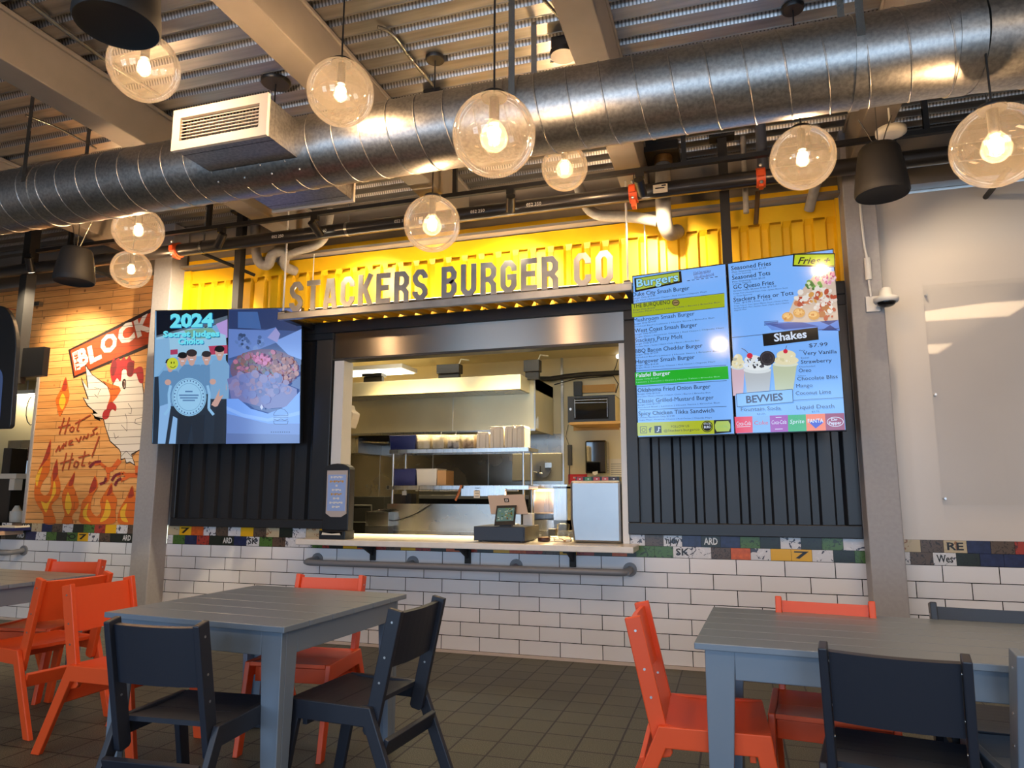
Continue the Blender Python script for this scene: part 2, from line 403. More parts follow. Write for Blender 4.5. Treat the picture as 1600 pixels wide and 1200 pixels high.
def mos_row(x0, x1, row, seq, off, mh=mh):
    x = x0; i = 0; z0 = ZM0+mh*(1-row)
    if off: w_ = mw*.5
    else: w_ = mw
    while x < x1-.01:
        xe = min(x+w_, x1); k = seq[i % len(seq)]; w_ = mw
        mb.box(x+.001, xe-.001, -.002, .05, z0+.001, z0+mh-.001, MOS[k[0]])
        if len(k) > 1 and xe-x > .1:
            tm = M_WHT if k[0] in 'kn' else M_BLK
            text(mb, k[1:], (x+.02, -.0035, z0+.02), (xe-.02, -.0035, z0+.02), mh*.62, tm, (0,-1,0), bold=.02)
        x = xe; i += 1
    mb.box(x0, x1, .0, .1, z0, z0+mh, M_DARKIN)
mos_row(-2.3, -.393, 0, ['w','b','kNO','t','n','b','w','k','g','r','y'], 0); mos_row(-2.3, -.393, 1, ['b','k','kARD','n','w','g','k','gO','y7','w'], 1)
mos_row(-.177, 1.5, 0, ['t','y7','o','w','b','w','y','b','t','k','w'], 0); mos_row(-.177, 1.5, 1, ['w','g','n','r','k','kARD','n','wSK','g','b','w'], 1)
mos_row(1.5, 4.15, 1, ['r','k','y','o','r','b','y','r','k','o'], 1, .045)
mos_row(4.15, 5.8, 0, ['w','b','wnjoy','n','kARD','n','g','k','w','k','g'], 0); mos_row(4.15, 5.8, 1, ['k','g','g','wSK','w','b','o','w','y','y7','w'], 1)
mos_row(6.0, 9.5, 0, ['t','b','tRE','n','b','r','k','w','t','b','n'], 0); mos_row(6.0, 9.5, 1, ['w','b','wWes','k','n','n','tRE','b','w','o','g'], 1)
mb.box(-4.5, -2.3, 0, .1, ZM0, ZM1, M_DARKIN)
struct(mb, 'trim_1')
# plank wall (left bay), white panel (right bay), steel header
XW = -1.985
mb = MB(); mb.box(XW, -.39, 0, .12, ZM1, 3.45, M_WOOD); mb.box(-4.5, XW, 0, .12, 2.52, 3.45, M_WOOD)
mb.box(XW-.035, XW, -.012, .14, ZM1, 2.52, M_COL)
o = struct(mb, 'wall_front_left')
mb = MB(); mb.box(6.0, 9.5, .0, .12, ZM1, 3.42, M_WALLW); struct(mb, 'wall_front_right')
mb = MB(); mb.box(-4.5, 9.5, .03, .12, 3.45, 3.93, M_BEAM); mb.box(-4.5, 9.5, -.09, .12, 3.452, 3.475, M_BEAM); mb.box(-4.5, 9.5, -.05, .05, 3.86, 3.9, M_BEAM)
struct(mb, 'trim_2')
mb = MB(); mb.box(-.42, -.1, .1, .13, ZM1, 3.5, M_COL); mb.box(5.74, 6.05, .1, .13, ZM1, 3.5, M_COL); mb.box(5.784, 5.8, -.03, .1, ZM1, 3.45, M_COL); struct(mb, 'trim_4')
for n, x0, x1, lab in (('steel_column', -.393, -.177, 'grey painted steel column beside the plank wall, left of the serving window'),
                       ('steel_column', 5.79, 6.0, 'grey painted steel column carrying the white dome camera, right of the menu screens')):
    mb = MB(); mb.box(x0, x1, -.2, -.001, 0, 3.885, M_COL)
    tag(mb.build(n, bevel=.008), lab, 'column', 'steel columns')
BX = [(-.47, 'grey steel ceiling beam at the far left, above the hanging speakers'), (1.27, 'grey steel ceiling beam behind the globe lamp half hidden by the near speaker'), (2.86, 'grey steel ceiling beam right above the air grille and the tall-hung globe'), (4.41, 'grey steel ceiling beam crossing the round duct right of centre'), (6.02, 'grey steel ceiling beam at the far right, above the duct elbow')]
for x, lab in BX:
    mb = MB(); zb = 3.588; mb.box(x-.19, x, -9, -.06, zb, ZD-.03, M_BEAM); mb.box(x-.2, x+.012, -9, -.06, ZD-.03, ZD-.001, M_BEAM)
    tag(mb.build('ceiling_beam', bevel=.006), lab, 'beam', 'ceiling beams')

# ================================================================ shipping-container front
ct = thing('shipping_container', 'shipping container shopfront, black lower panels and yellow top, around the serving window', 'container', (2.83, 0, ZM1))
def corr(mb, x0, x1, z0, z1, y, m, p=.1555, dp=.032, cap=0):
    n = int(round((x1-x0)/p)); p = (x1-x0)/n
    for i in range(n):
        a = x0+i*p; pts = [(a, y), (a+p*.52, y), (a+p*.62, y+dp), (a+p*.9, y+dp), (a+p, y)]
        for (xa, ya), (xb, yb) in zip(pts, pts[1:]):
            mb.add([(xa, ya, z0), (xb, yb, z0), (xb, yb, z1), (xa, ya, z1)], [(0, 1, 2, 3)], m)
            if ya != yb or ya > y: mb.add([(xa, ya, z1), (xb, yb, z1), (xb, y, z1+cap), (xa, y, z1+cap)], [(0, 1, 2, 3)], m)
def black_panel(x0, x1, z0, z1, fl, fr, fb, ft):
    mb = MB(); 
    mb.box(x0, x1, -.04, .1, z0, z0+fb, M_BLACKC); mb.box(x0, x1, -.04, .1, z1-ft, z1, M_BLACKC)
    mb.box(x0, x0+fl, -.04, .1, z0+fb, z1-ft, M_BLACKC); mb.box(x1-fr, x1, -.04, .1, z0+fb, z1-ft, M_BLACKC)
    mb.build('panel_frame', ct, bevel=.006)
    mb = MB(); corr(mb, x0+fl, x1-fr, z0+fb, z1-ft, .0, M_BLACKC, cap=.02); mb.box(x0+.01, x1-.01, .06, .1, z0+.01, z1-.01, M_BLACKC)
    mb.build('corrugated_panel', ct)
black_panel(-.126, 1.55, ZM1, 2.7, .05, .17, .075, .06)
black_panel(4.17, 5.785, ZM1, 2.7, .09, .09, .09, .08)
mb = MB(); mb.box(-.126, 5.785, -.04, .1, 2.7, 2.8, M_BLACKC); mb.build('top_rail', ct, bevel=.006)
mb = MB(); corr(mb, -.1, 5.76, 2.8, 3.27, -.005, M_YEL, cap=.04); mb.box(-.177, 5.785, .045, .1, 2.8, 3.44, M_YEL)
mb.box(-.126, 5.785, -.005, .06, 3.31, 3.44, M_YEL); mb.box(-.177, -.1, -.03, .06, 2.8, 3.44, M_YEL); mb.box(5.76, 5.785, -.03, .06, 2.8, 3.44, M_YEL)
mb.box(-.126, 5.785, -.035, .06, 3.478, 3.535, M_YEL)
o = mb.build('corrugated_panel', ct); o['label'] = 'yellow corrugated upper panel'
mb = MB(); mb.box(1.55, 4.17, -.012, .1, 2.452, 2.7, M_STEELH); mb.box(1.55, 4.17, -.03, .1, 2.44, 2.462, M_BLACKC)
o = mb.build('window_header', ct, bevel=.003); o['label'] = 'brushed steel header over the serving window'
mb = MB(); mb.box(1.56, 1.66, -.02, .14, .885, 2.44, M_WHT); o = mb.build('window_jamb', ct, bevel=.004); o['label'] = 'white jamb'
mb = MB(); mb.box(4.125, 4.175, -.03, .14, .885, 2.44, M_WHT); o = mb.build('window_jamb', ct, bevel=.004); o['label'] = 'white jamb'

# ---- folded-up awning with the sign
YA, ZA = -.47, 2.745
aw = thing('awning', 'yellow folded-up container awning over the serving window, hung on white rods', 'awning', (2.78, -.25, ZA))
mb = MB()
def aw_sheet():
    x0, x1 = 1.36, 4.26; n = 19; p = (x1-x0)/n
    for i in range(n):
        a = x0+i*p; zz = [(a, 0), (a+p*.45, 0), (a+p*.58, .035), (a+p*.87, .035), (a+p, 0)]
        for (xa, za), (xb, zb) in zip(zz, zz[1:]):
            f = lambda x, z: [(x, YA+.02, ZA+z), (x, -.03, ZA+.055+z)]
            A, B = f(xa, za), f(xb, zb); mb.add([A[0], B[0], B[1], A[1]], [(0, 1, 2, 3)], M_YEL)
aw_sheet(); mb.build('corrugated_sheet', aw)
mb = MB(); mb.box(1.27, 4.30, YA-.012, YA+.03, ZA-.012, ZA+.045, M_LETTER); mb.box(1.27, 4.30, YA, YA+.06, ZA+.035, ZA+.05, M_LETTER)
mb.box(1.29, 1.35, YA, -.03, ZA-.01, ZA+.07, M_BLACKC); mb.box(4.24, 4.29, YA, -.03, ZA-.01, ZA+.07, M_BLACKC); mb.build('front_bar', aw, bevel=.004)
for x, y_, in ((1.31, YA+.01), (4.27, YA+.01), (1.33, -.07), (4.36, -.07)):
    mb = MB(); mb.cyl((x, y_, ZA+.04), (x, y_, 3.86 if y_ < -.3 else 3.452), .008 if y_ < -.3 else .005, M_WHT, 8); mb.box(x-.03, x+.03, y_-.03, y_+.03, ZA+.04, ZA+.05, M_LETTER)
    o = mb.build('hanging_rod', aw); o['label'] = 'white hanging rod'
sg = thing('shop_sign', 'cut steel block letters STACKERS BURGER CO standing on the awning edge', 'sign', (2.78, YA, ZA+.045))
def glyph(ch, w_):
    t = .20; a = t/2; W = w_-a; T = 1-a; c = .13; mid = .53
    if ch == 'S': return [([(W, .70), (W, T-c), (W-c, T), (a+c, T), (a, T-c), (a, mid+c), (a+c*.8, mid+.0), (W-c*.8, mid-.08), (W, mid-.08-c), (W, a+c), (W-c, a), (a+c, a), (a, a+c), (a, .30)], 0)]
    if ch == 'T': return [([(0, T), (w_, T)], 0), ([(w_/2, T-a), (w_/2, 0)], 0)]
    if ch == 'A': return [([(a*.95, 0), (w_/2-.06, 1-a*.2), ], 0), ([(w_-a*.95, 0), (w_/2+.06, 1-a*.2)], 0), ([(w_*.25, .27), (w_*.75, .27)], 0)]
    if ch == 'C': return [([(W, .66), (W, T-c), (W-c, T), (a+c, T), (a, T-c), (a, a+c), (a+c, a), (W-c, a), (W, a+c), (W, .34)], 0)]
    if ch == 'K': return [([(a, 0), (a, 1)], 0), ([(w_-a*.6, 1), (a+.1, .42)], 0), ([(w_*.42, .58), (w_-a*.6, 0)], 0)]
    if ch == 'E': return [([(w_, T), (a, T), (a, a), (w_, a)], 0), ([(t, .52), (w_*.88, .52)], 0)]
    if ch == 'R': return [([(a, 0), (a, T), (W-c, T), (W, T-c), (W, .47+c), (W-c, .47), (t, .47)], 0), ([(W-.14, .44), (W, .30), (W, 0)], 0)]
    if ch == 'B': return [([(t, .53), (W-c, .53), (W-.01, .53+c), (W-.01, T-c), (W-c, T), (a, T), (a, a), (W-c, a), (W, a+c), (W, .53-c), (W-c, .53)], 0)]
    if ch == 'U': return [([(a, 1), (a, a+c), (a+c, a), (W-c, a), (W, a+c), (W, 1)], 0)]
    if ch == 'G': return [([(W, .66), (W, T-c), (W-c, T), (a+c, T), (a, T-c), (a, a+c), (a+c, a), (W-c, a), (W, a+c), (W, .48), (W-.26, .48)], 0)]
    if ch == 'O': return [([(a, a+c), (a+c, a), (W-c, a), (W, a+c), (W, T-c), (W-c, T), (a+c, T), (a, T-c)], 1)]
LX0, LX1, LZ, LH = 1.385, 4.165, ZA+.045, .268
words = 'STACKERS BURGER CO'; adv = []; x = 0
for ch in words: adv.append(x); x += .42 if ch == ' ' else .80
tot = x-.18; k = (LX1-LX0)/tot
for ch, x in zip(words, adv):
    if ch == ' ': continue
    mb = MB()
    for si, (pth, cl) in enumerate(glyph(ch, .62)):
        mb.stroke([(p*k+x*k+LX0, q*LH) for p, q in pth], .2*LH*.82, lambda a, b, d: (a, d, LZ+b), YA-.003-.0006*si, YA-.015-.0006*si, M_LETTER, bool(cl))
    mb.build('letter', sg)
# warm strip behind the letters, lighting the yellow panel
mb = MB(); mb.box(1.45, 4.15, -.3, -.27, ZA+.095, ZA+.115, M_BLK); mb.box(1.46, 4.14, -.298, -.272, ZA+.115, ZA+.12, M_LED)
ls = tag(mb.build('light_strip', offset=(2.8, -.285, ZA+.1)), 'slim warm light strip lying on the awning behind the sign letters', 'light')
l = bpy.data.lights.new('strip_light', 'AREA'); l.shape = 'RECTANGLE'; l.size, l.size_y = 2.7, .03; l.energy = 26; l.color = (1, .78, .5)
lo = bpy.data.objects.new('strip_light', l); COL.objects.link(lo); lo.parent = ls; lo.location = (0, 0, .03); lo.rotation_euler = (math.radians(155), 0, 0)

# ---- counter, brackets, rail
mb = MB(); mb.box(1.43, 4.24, -.3, .55, .838, .885, M_QUARTZ)
tag(mb.build('serving_counter', bevel=.006), 'pale stone serving counter projecting under the window', 'counter')
for i, (x, lab) in enumerate(((2.0, 'black steel counter bracket at the left end of the counter'), (2.86, 'black steel counter bracket under the middle of the counter'), (3.73, 'black steel counter bracket at the right end of the counter'))):
    mb = MB(); mb.box(x-.025, x+.025, -.02, -.001, .7, .838, M_BLKM); mb.box(x-.025, x+.025, -.24, -.02, .82, .837, M_BLKM)
    mb.prism([(-.02, .74), (-.02, .82), (-.2, .82)], lambda a, b, d, x=x: (x+d, a, b), -.008, .008, M_BLKM)
    tag(mb.build('counter_bracket', bevel=.002), lab, 'bracket', 'counter brackets')
rl = thing('tray_rail', 'grey painted pipe rail along the tiled wall below the counter', 'rail', (2.8, -.1, .69))
mb = MB(); 
def arc(p, q, c, n=6):
    return [V(p)*(1-t)**2+V(c)*2*t*(1-t)+V(q)*t*t for t in [i/n for i in range(n+1)]]
path = [V((1.46, -.01, .697))]+arc((1.46, -.14, .69), (1.54, -.2, .685), (1.46, -.2, .687))+arc((4.1, -.2, .69), (4.17, -.14, .692), (4.17, -.2, .69))+[V((4.17, -.01, .695))]
mb.tube(path, .026, M_GREYR, 14); mb.build('pipe', rl)
for x in (1.46, 2.37, 3.27, 4.17):
    mb = MB(); mb.cyl((x, -.001, .695), (x, -.014, .695), .052, M_GREYR, 20); mb.tube([(x, -.012, .695), (x, -.19, .687)], .02, M_GREYR, 12)
    mb.build('flange', rl)
# ================================================================ spiral duct with grilles
DY, DZ, DR = -2.22, 3.195, .2
du = thing('spiral_duct', 'large round galvanised spiral duct running under the beams the whole width of the room', 'duct', (2, DY, DZ))
mb = MB(); XE = at(1552, 75, DY-DR).x
prof = [(-4.4, DR)]
mb.tube([(-4.4, DY, DZ), (XE, DY, DZ)], DR, M_DUCT, 48)
pts = []; p_ = .162; n_ = 26
for i in range(int((XE+4.4)/p_*n_)):
    a = 2*math.pi*i/n_; pts.append((-4.4+p_*i/n_, DY+math.cos(a)*(DR+.001), DZ+math.sin(a)*(DR+.001)))
mb.tube(pts, .0042, M_DUCT, 5); mb.build('duct_body', du)
mb = MB(); el = []                                      # gored elbow turning towards the wall
el = [V((XE, DY, DZ)), V((XE+.22, DY+.02, DZ)), V((XE+.44, DY+.09, DZ)), V((XE+2.6, DY+.98, DZ))]
for i in range(3):
    d = (el[i+1]-el[i]).normalized()*.012; mb.tube([el[i]-d, el[i+1]+d], DR+.004+.0015*(i % 2), M_DUCT, 48)
    if i < 2: mb.cyl(el[i+1]-d*.6, el[i+1]+d*.6, DR+.01, M_DUCT, 48)
mb.cyl((XE-.1, DY, DZ), (XE-.03, DY, DZ), DR+.007, M_DUCT, 48); mb.build('elbow', du)
for x in (-2.2, .78, 3.99, 5.55):
    mb = MB(); mb.tube([(x-.02, DY, DZ), (x+.02, DY, DZ)], DR+.006, M_DUCT, 40); mb.box(x-.016, x+.016, DY-DR-.009, DY-DR-.006, DZ, ZD-.002, M_STEELW); mb.box(x-.016, x+.016, DY+DR+.006, DY+DR+.009, DZ, ZD-.002, M_STEELW)
    mb.build('hanger_strap', du)
def grille(y0, y1, side, name):
    mb = MB(); x0, x1, z0, z1 = 2.17, 2.745, 3.082, 3.29; s = side
    for a, b, c, d in ((x0, x1, z0, z0+.004), (x0, x1, z1-.004, z1)): mb.box(a, b, min(y0, y1), max(y0, y1), c, d, M_DUCT)
    for a, b in ((x0, x0+.004), (x1-.004, x1)): mb.box(a, b, min(y0, y1), max(y0, y1), z0, z1, M_DUCT)
    yf = y0; o = mb.build(name, du, bevel=.001)
    mb = MB(); f = .038; ya, yb = sorted((yf-.008*s, yf+.012*s))
    mb.box(x0-.012, x1+.012, ya, yb, z0-.012, z0+f, M_DIFF); mb.box(x0-.012, x1+.012, ya, yb, z1-f, z1+.012, M_DIFF)
    mb.box(x0-.012, x0+f, ya, yb, z0+f, z1-f, M_DIFF); mb.box(x1-f, x1+.012, ya, yb, z0+f, z1-f, M_DIFF)
    nb = 7
    for i in range(nb):
        z = z0+f+(z1-z0-2*f)*(i+.5)/nb; mb.obox(((x0+x1)/2, yf+.012*s, z), ((x1-x0)/2-f, 0, 0), (0, .009, .004), (0, 0, .0022), M_DIFF)
    for i in range(24):
        x = x0+f+(x1-x0-2*f)*(i+.5)/24; mb.box(x-.0015, x+.0015, min(yf+.03*s, yf+.05*s), max(yf+.03*s, yf+.05*s), z0+f, z1-f, M_DIFF)
    ya, yb = sorted((yf+.07*s, yf+.075*s)); mb.box(x0, x1, ya, yb, z0, z1, M_DARKIN)
    g_ = mb.build('air_grille', o); g_['label'] = 'cream louvred air grille'
    mb = MB(); ya = DY-s*(DR+.003)
    return o
grille(-2.66, -2.3, 1, 'diffuser_box'); grille(-1.79, -2.12, -1, 'diffuser_box')
mb = MB()
for i in range(14):                                     # riveted saddle under the front box
    a0 = math.radians(-38-i*2.2); a1 = math.radians(-38-(i+1)*2.2)
    f = lambda a, x: (x, DY-math.cos(a)*(DR+.006), DZ+math.sin(a)*(DR+.006))
    mb.add([f(a0, 2.13), f(a0, 2.82), f(a1, 2.82), f(a1, 2.13)], [(0, 1, 2, 3)], M_DUCT)
for x in (2.2, 2.38, 2.56, 2.74): mb.sph((x, DY-math.cos(math.radians(-52))*(DR+.008), DZ+math.sin(math.radians(-52))*(DR+.008)), .006, M_SCREW, 8, 5)
mb.build('saddle_plate', du)

# ================================================================ globe pendants (built at the origin, base = globe centre)
pend = thing('globe_pendant', '', 'pendant lamp', (0, 0, 0), 'clear globe pendant lamps')
GR = .165
def pendant_parts(root, r, drop, big):
    mb = MB(); mb.sph((0, 0, 0), r, M_GLOBE, 40, 26, -90, 72); o1 = mb.build('glass_globe', root)
    mb = MB(); zc = r*math.sin(math.radians(72)); mb.lathe([(r*.31, zc-.002), (r*.33, zc+.004), (r*.3, zc+.016), (r*.1, zc+.022), (.008, zc+.03)], (0, 0, 0), M_BLK, 24)
    mb.lathe([(.021, .045), (.021, zc)], (0, 0, 0), M_BLK, 16); mb.build('lamp_cap', root)
    mb = MB(); mb.cyl((0, 0, zc+.02), (0, 0, drop), .0045, M_BLK, 8); mb.build('cord', root)
    mb = MB(); mb.lathe([(.055, drop-.02), (.06, drop-.012), (.06, drop)], (0, 0, 0), M_BLK, 20); mb.build('canopy', root)
    mb = MB(); rb = .058 if big else .034
    mb.lathe([(.0005, -rb-.012), (rb*.5, -rb*.86-.012), (rb*.87, -rb*.5-.012), (rb, -.012), (rb*.8, rb*.6-.012), (.016, rb+.008), (.014, .05)], (0, 0, 0), M_BULB, 20)
    ob = mb.build('bulb', root)
    mb = MB(); 
    for k in range(4):
        a = k*math.pi/2; mb.tube([(math.cos(a)*.011, math.sin(a)*.011, .02), (math.cos(a+.5)*.008, math.sin(a+.5)*.008, -.02-.01*big)], .0042, M_FIL, 6)
    mb.build('filament', ob)
    l = bpy.data.lights.new('bulb_light', 'POINT'); l.energy = 34; l.color = WARM; l.shadow_soft_size = .03
    lo = bpy.data.objects.new('bulb_light', l); COL.objects.link(lo); lo.parent = root; lo.location = (0, 0, -.01)
PD = [  # centre x, y, z, diameter scale, round bulb, label
 (4.101, -3.011, 2.674, 1.0, 1, 'largest globe pendant lamp, hanging in front of the duct at the centre'),
 (3.156, -2.629, 3.249, 1.0, 0, 'globe pendant lamp hanging in front of the duct just right of the air grille'),
 (2.275, -2.990, 3.335, 1.0, 0, 'globe pendant lamp half hidden behind the near black speaker'),
 (3.972, -1.202, 3.395, .924, 1, 'small globe pendant lamp peeping out below the duct right of centre'),
 (5.369, -1.707, 3.012, 1.0, 0, 'globe pendant lamp above the fries menu screen, left of the right-hand speaker'),
 (6.015, -2.362, 2.654, 1.0, 1, 'globe pendant lamp at the right edge in front of the white wall'),
 (3.328, -1.874, 2.826, 1.0, 1, 'globe pendant lamp hanging in front of the sign letters and yellow panel'),
 (1.12, -1.85, 3.05, 1.0, 0, 'globe pendant lamp touching the underside of the duct at the left'),
 (.007, -.839, 3.193, 1.0, 0, 'lowest left globe pendant lamp, in front of the plank wall beside the column')]
for i, (x, y, z, s, big, lab) in enumerate(PD):
    r = pend if i == 0 else thing('globe_pendant', lab, 'pendant lamp', (0, 0, 0), 'clear globe pendant lamps')
    r['label'] = lab; pendant_parts(r, GR*s, ZD-z-.001, big); r.location = (x, y, z)
mb = MB(); cp = atz(431, 127, ZD); cp.y = max(cp.y, DY+DR+.045)
mb.lathe([(.085, -.022), (.095, -.012), (.095, 0)], (cp.x, cp.y, ZD-.001), M_BLK, 24); mb.cyl((cp.x, cp.y, ZD-.01), (cp.x, cp.y, 3.42), .005, M_BLK, 8)
tag(mb.build('ceiling_canopy', offset=(cp.x, cp.y, 3.5)), 'black round ceiling canopy with a cord dropping behind the air grille', 'canopy')

# ================================================================ pendant speakers
def speaker(loc, r, hgt, lab, tilt=0):
    t = thing('pendant_speaker', lab, 'speaker', loc, 'black pendant speakers')
    L = V(loc); mb = MB()
    mb.lathe([(r*.96, .0), (r, .012), (r*.985, .05), (r*.9, hgt*.5), (r*.76, hgt*.92), (r*.66, hgt), (.03, hgt+.012)], L, M_BLKM, 36, close=False); mb.build('cabinet', t)
    mb = MB(); mb.lathe([(.001, .012), (r*.9, .010), (r*.96, .002)], L, mat('speaker_grille', srgb(20,20,21), .8), 36, close=False); mb.build('speaker_grille', t)
    mb = MB(); 
    for s in (-1, 1): mb.tube([L+V((s*.02, 0, hgt+.01)), L+V((s*.05, .01, hgt+.1)), L+V((s*.09, .02, hgt+.2))], .0035, M_STEELW, 6)
    mb.cyl(L+V((0, 0, hgt)), L+V((0, 0, ZD-L.z-.002)), .003, M_STEELW, 6); mb.build('suspension_wire', t)
p = (at(86, 430, -1.75)+at(147, 440, -1.75))/2; speaker((p.x, p.y, p.z-.03), .135, .25, 'black conical pendant speaker hanging at the left in front of the plank wall')
p = (at(1335, 300, -1.1)+at(1422, 295, -1.1))/2; speaker((p.x, p.y, p.z-.03), .148, .30, 'black conical pendant speaker hanging at the right in front of the white wall')
p = (at(115, 40, -3.75)+at(252, 60, -3.75))/2; speaker((p.x, p.y, p.z+.02), .14, .36, 'near black conical pendant speaker cut by the top of the frame')
p = at(1392, 207, -1.0)
t = thing('access_point', 'white disc-shaped ceiling device behind the right-hand speaker', 'access point', p)
mb = MB(); mb.lathe([(.06, -.02), (.085, -.01), (.085, .02), (.03, .03)], p, M_WHT, 28); mb.build('body', t)
mb = MB(); mb.tube([p+V((0, 0, .03)), p+V((-.01, 0, ZD-p.z-.002))], .006, M_WHT, 6); mb.build('hanging_rod', t)

# ================================================================ pipes, track, conduits
PY, PZ = -.6, 3.42
sp = thing('sprinkler_pipe', 'long black sprinkler pipe with white stencilled lettering in front of the steel header', 'pipe', (3, PY, PZ))
mb = MB(); mb.tube([(-4.4, PY, PZ), (9.4, PY, PZ)], .056, M_PIPEB, 20); mb.build('pipe', sp)
mb = MB()
for x, s in ((1.3, '052 250'), (1.75, '11 60'), (2.45, '052 350'), (2.62, '11 60'), (3.1, '052 250'), (3.55, '052 350')):
    text(mb, s, (x, PY-.0575, PZ-.022), (x+.05, PY-.0575, PZ-.022), .026, M_WHT, (0, -1, 0), fit=False)
o = mb.build('stencil_lettering', sp); o['label'] = 'white stencilled pipe lettering'
for px, py in ((278, 381), (990, 301), (1188, 268)):
    c = at(px, py, PY); mb = MB(); mb.cyl((c.x-.03, PY, PZ), (c.x+.03, PY, PZ), .068, M_ORC, 20)
    mb.box(c.x-.02, c.x+.02, PY-.085, PY-.05, PZ-.02, PZ+.02, M_ORC); mb.box(c.x-.015, c.x+.015, PY-.03, PY+.03, PZ-.11 if px == 990 else PZ-.075, PZ-.05, M_ORC)
    for s in (-1, 1): mb.sph((c.x, PY-.07, PZ+s*.06), .012, M_SCREW, 8, 5)
    o = mb.build('pipe_coupling', sp); o['label'] = 'orange pipe coupling'
for x in (.55, 2.0, 4.35, 6.6):
    mb = MB(); mb.tube([(x-.012, PY, PZ), (x+.012, PY, PZ)], .06, M_STEELW, 20); mb.cyl((x, PY, PZ+.055), (x, PY, ZD-.002), .006, M_STEELW, 8); mb.build('pipe_hanger', sp)
c = at(1190, 230, PY); mb = MB(); mb.cyl((c.x, PY, PZ+.04), (c.x, PY, ZD-.002), .036, mat('blue_grey_pipe', srgb(70,76,92), .35), 16); o = mb.build('riser', sp); o['label'] = 'blue-grey riser pipe'
TY, TZ = -.78, 3.5
tk = thing('light_track', 'thin black lighting track with small spotlights in front of the steel header', 'track light', (3, TY, TZ))
mb = MB(); mb.box(-1.2, 6.4, TY-.018, TY+.018, TZ-.012, TZ+.02, M_BLK); mb.build('track', tk)
for x in (-.8, .75, 3.02, 4.72, 6.2):
    mb = MB(); mb.box(x-.016, x+.016, TY-.016, TY+.016, TZ+.02, ZD-.002, M_BLK); mb.build('stem', tk)
def spot(px, py, tgt, e, cone, col=(1, .8, .52)):
    c = at(px, py, TY); x = c.x; mb = MB(); L = V((x, TY, TZ-.012)); mb.box(x-.03, x+.03, TY-.02, TY+.02, TZ-.05, TZ-.012, M_BLK)
    mb.cyl(L+V((0, 0, -.03)), L+V((0, 0, -.075)), .01, M_BLK, 8); h = L+V((0, 0, -.09)); d = (V(tgt)-h).normalized()
    mb.cyl(h-d*.05, h+d*.085, .034, M_BLK, 18); o = mb.build('spotlight', tk); 
    mb = MB(); mb.cyl(h+d*.0855, h+d*.087, .029, emis('spot_lens', (1, .84, .6, 1), 12), 16); mb.build('lens', o)
    l = bpy.data.lights.new('spot_light', 'SPOT'); l.energy = e; l.color = col; l.spot_size = math.radians(cone); l.spot_blend = .7; l.shadow_soft_size = .03
    lo = bpy.data.objects.new('spot_light', l); COL.objects.link(lo); lo.parent = tk; lo.location = h+d*.1-V(tk.location); lo.rotation_euler = d.to_track_quat('-Z', 'Y').to_euler()
spot(345, 380, (-.75, 0, 1.7), 260, 110); spot(48, 395, (-1.6, 0, 1.9), 170, 110); spot(1392, 232, (7.4, 0, 1.6), 34, 120, (1, .76, .48)); spot(492, 352, (1.9, 0, 2.9), 90, 80); spot(798, 318, (3.2, 0, 2.95), 90, 80); spot(1000, 285, (4.5, 0, 3.0), 90, 80)
def pipe_thing(name, lab, cat, path, r, m, flange=True):
    mb = MB(); mb.tube(path, r, m, 16)
    return tag(mb.build(name, offset=path[0]), lab, cat)
def smooth(P, n=5, k=.35):
    P = [V(p) for p in P]; out = [P[0]]
    for i in range(1, len(P)-1):
        a = P[i].lerp(P[i-1], min(.5, k)); b = P[i].lerp(P[i+1], min(.5, k)); out += arc(a, b, P[i], n)
    return out+[P[-1]]
pipe_thing('wrapped_pipe', 'grey wrapped U-bend pipe above the left end of the sign', 'pipe',
    smooth([at(398, 345, -.2)+V((0, 0, .25)), at(398, 408, -.2), at(420, 418, -.2), at(424, 396, -.2), at(448, 392, -.2), at(442, 416, -.12), at(462, 424, .01)], k=.45), .045, M_PIPEG)
pipe_thing('wrapped_pipe', 'grey wrapped pipe bending into the header right of the U-bend pipe', 'pipe',
    smooth([at(438, 410, -.05), at(455, 395, -.25), at(508, 382, -.25), at(516, 360, -.25)+V((0, 0, .2))], k=.45), .034, M_PIPEG)
pipe_thing('wrapped_pipe', 'thick grey wrapped pipe bending into the yellow panel above the burger menu screen', 'pipe',
    smooth([at(1036, 245, -.3)+V((0, 0, .05)), at(1036, 345, -.3), at(1045, 366, -.2), at(1058, 362, -.02)], k=.45), .058, M_PIPEG)
pipe_thing('wrapped_pipe', 'grey wrapped pipe running sideways behind the orange coupling into the thick drop pipe', 'pipe',
    smooth([at(903, 290, -.2), at(922, 338, -.2), at(985, 338, -.2), at(1028, 346, -.22)], k=.45), .042, M_PIPEG)
pipe_thing('drop_pipe', 'slim grey drop pipe in front of the yellow panel left of the brown pipe', 'pipe', [at(1160, 195, -.3), at(1166, 333, -.3)], .02, M_PIPEG)
pipe_thing('drop_pipe', 'short brown pipe stub ending over the yellow panel', 'pipe', [at(1184, 300, -.12), at(1181, 350, -.12)], .018, mat('brown_pipe', srgb(96,70,40), .5))
pipe_thing('drop_pipe', 'grey pipe stub pointing down beneath the globe lamp over the fries screen', 'pipe', [V((at(1278, 270, -.3).x, -.3, ZD-.002)), at(1278, 275, -.3), at(1264, 328, -.1)], .036, M_PIPEG)
pipe_thing('brace_rod', 'black diagonal brace rod from the sprinkler pipe to the black screen post', 'rod', [at(308, 392, -.5), at(398, 430, -.05)], .016, M_BLKM)
pipe_thing('brace_rod', 'black diagonal brace rod behind the left pendant speaker', 'rod', [at(140, 420, -.5), at(200, 442, -.1)], .016, M_BLKM)
pipe_thing('brace_rod', 'dark diagonal brace rod beneath the right-edge globe lamp', 'rod', [at(1575, 265, PY), at(1540, 308, 0)], .018, M_BLKM)
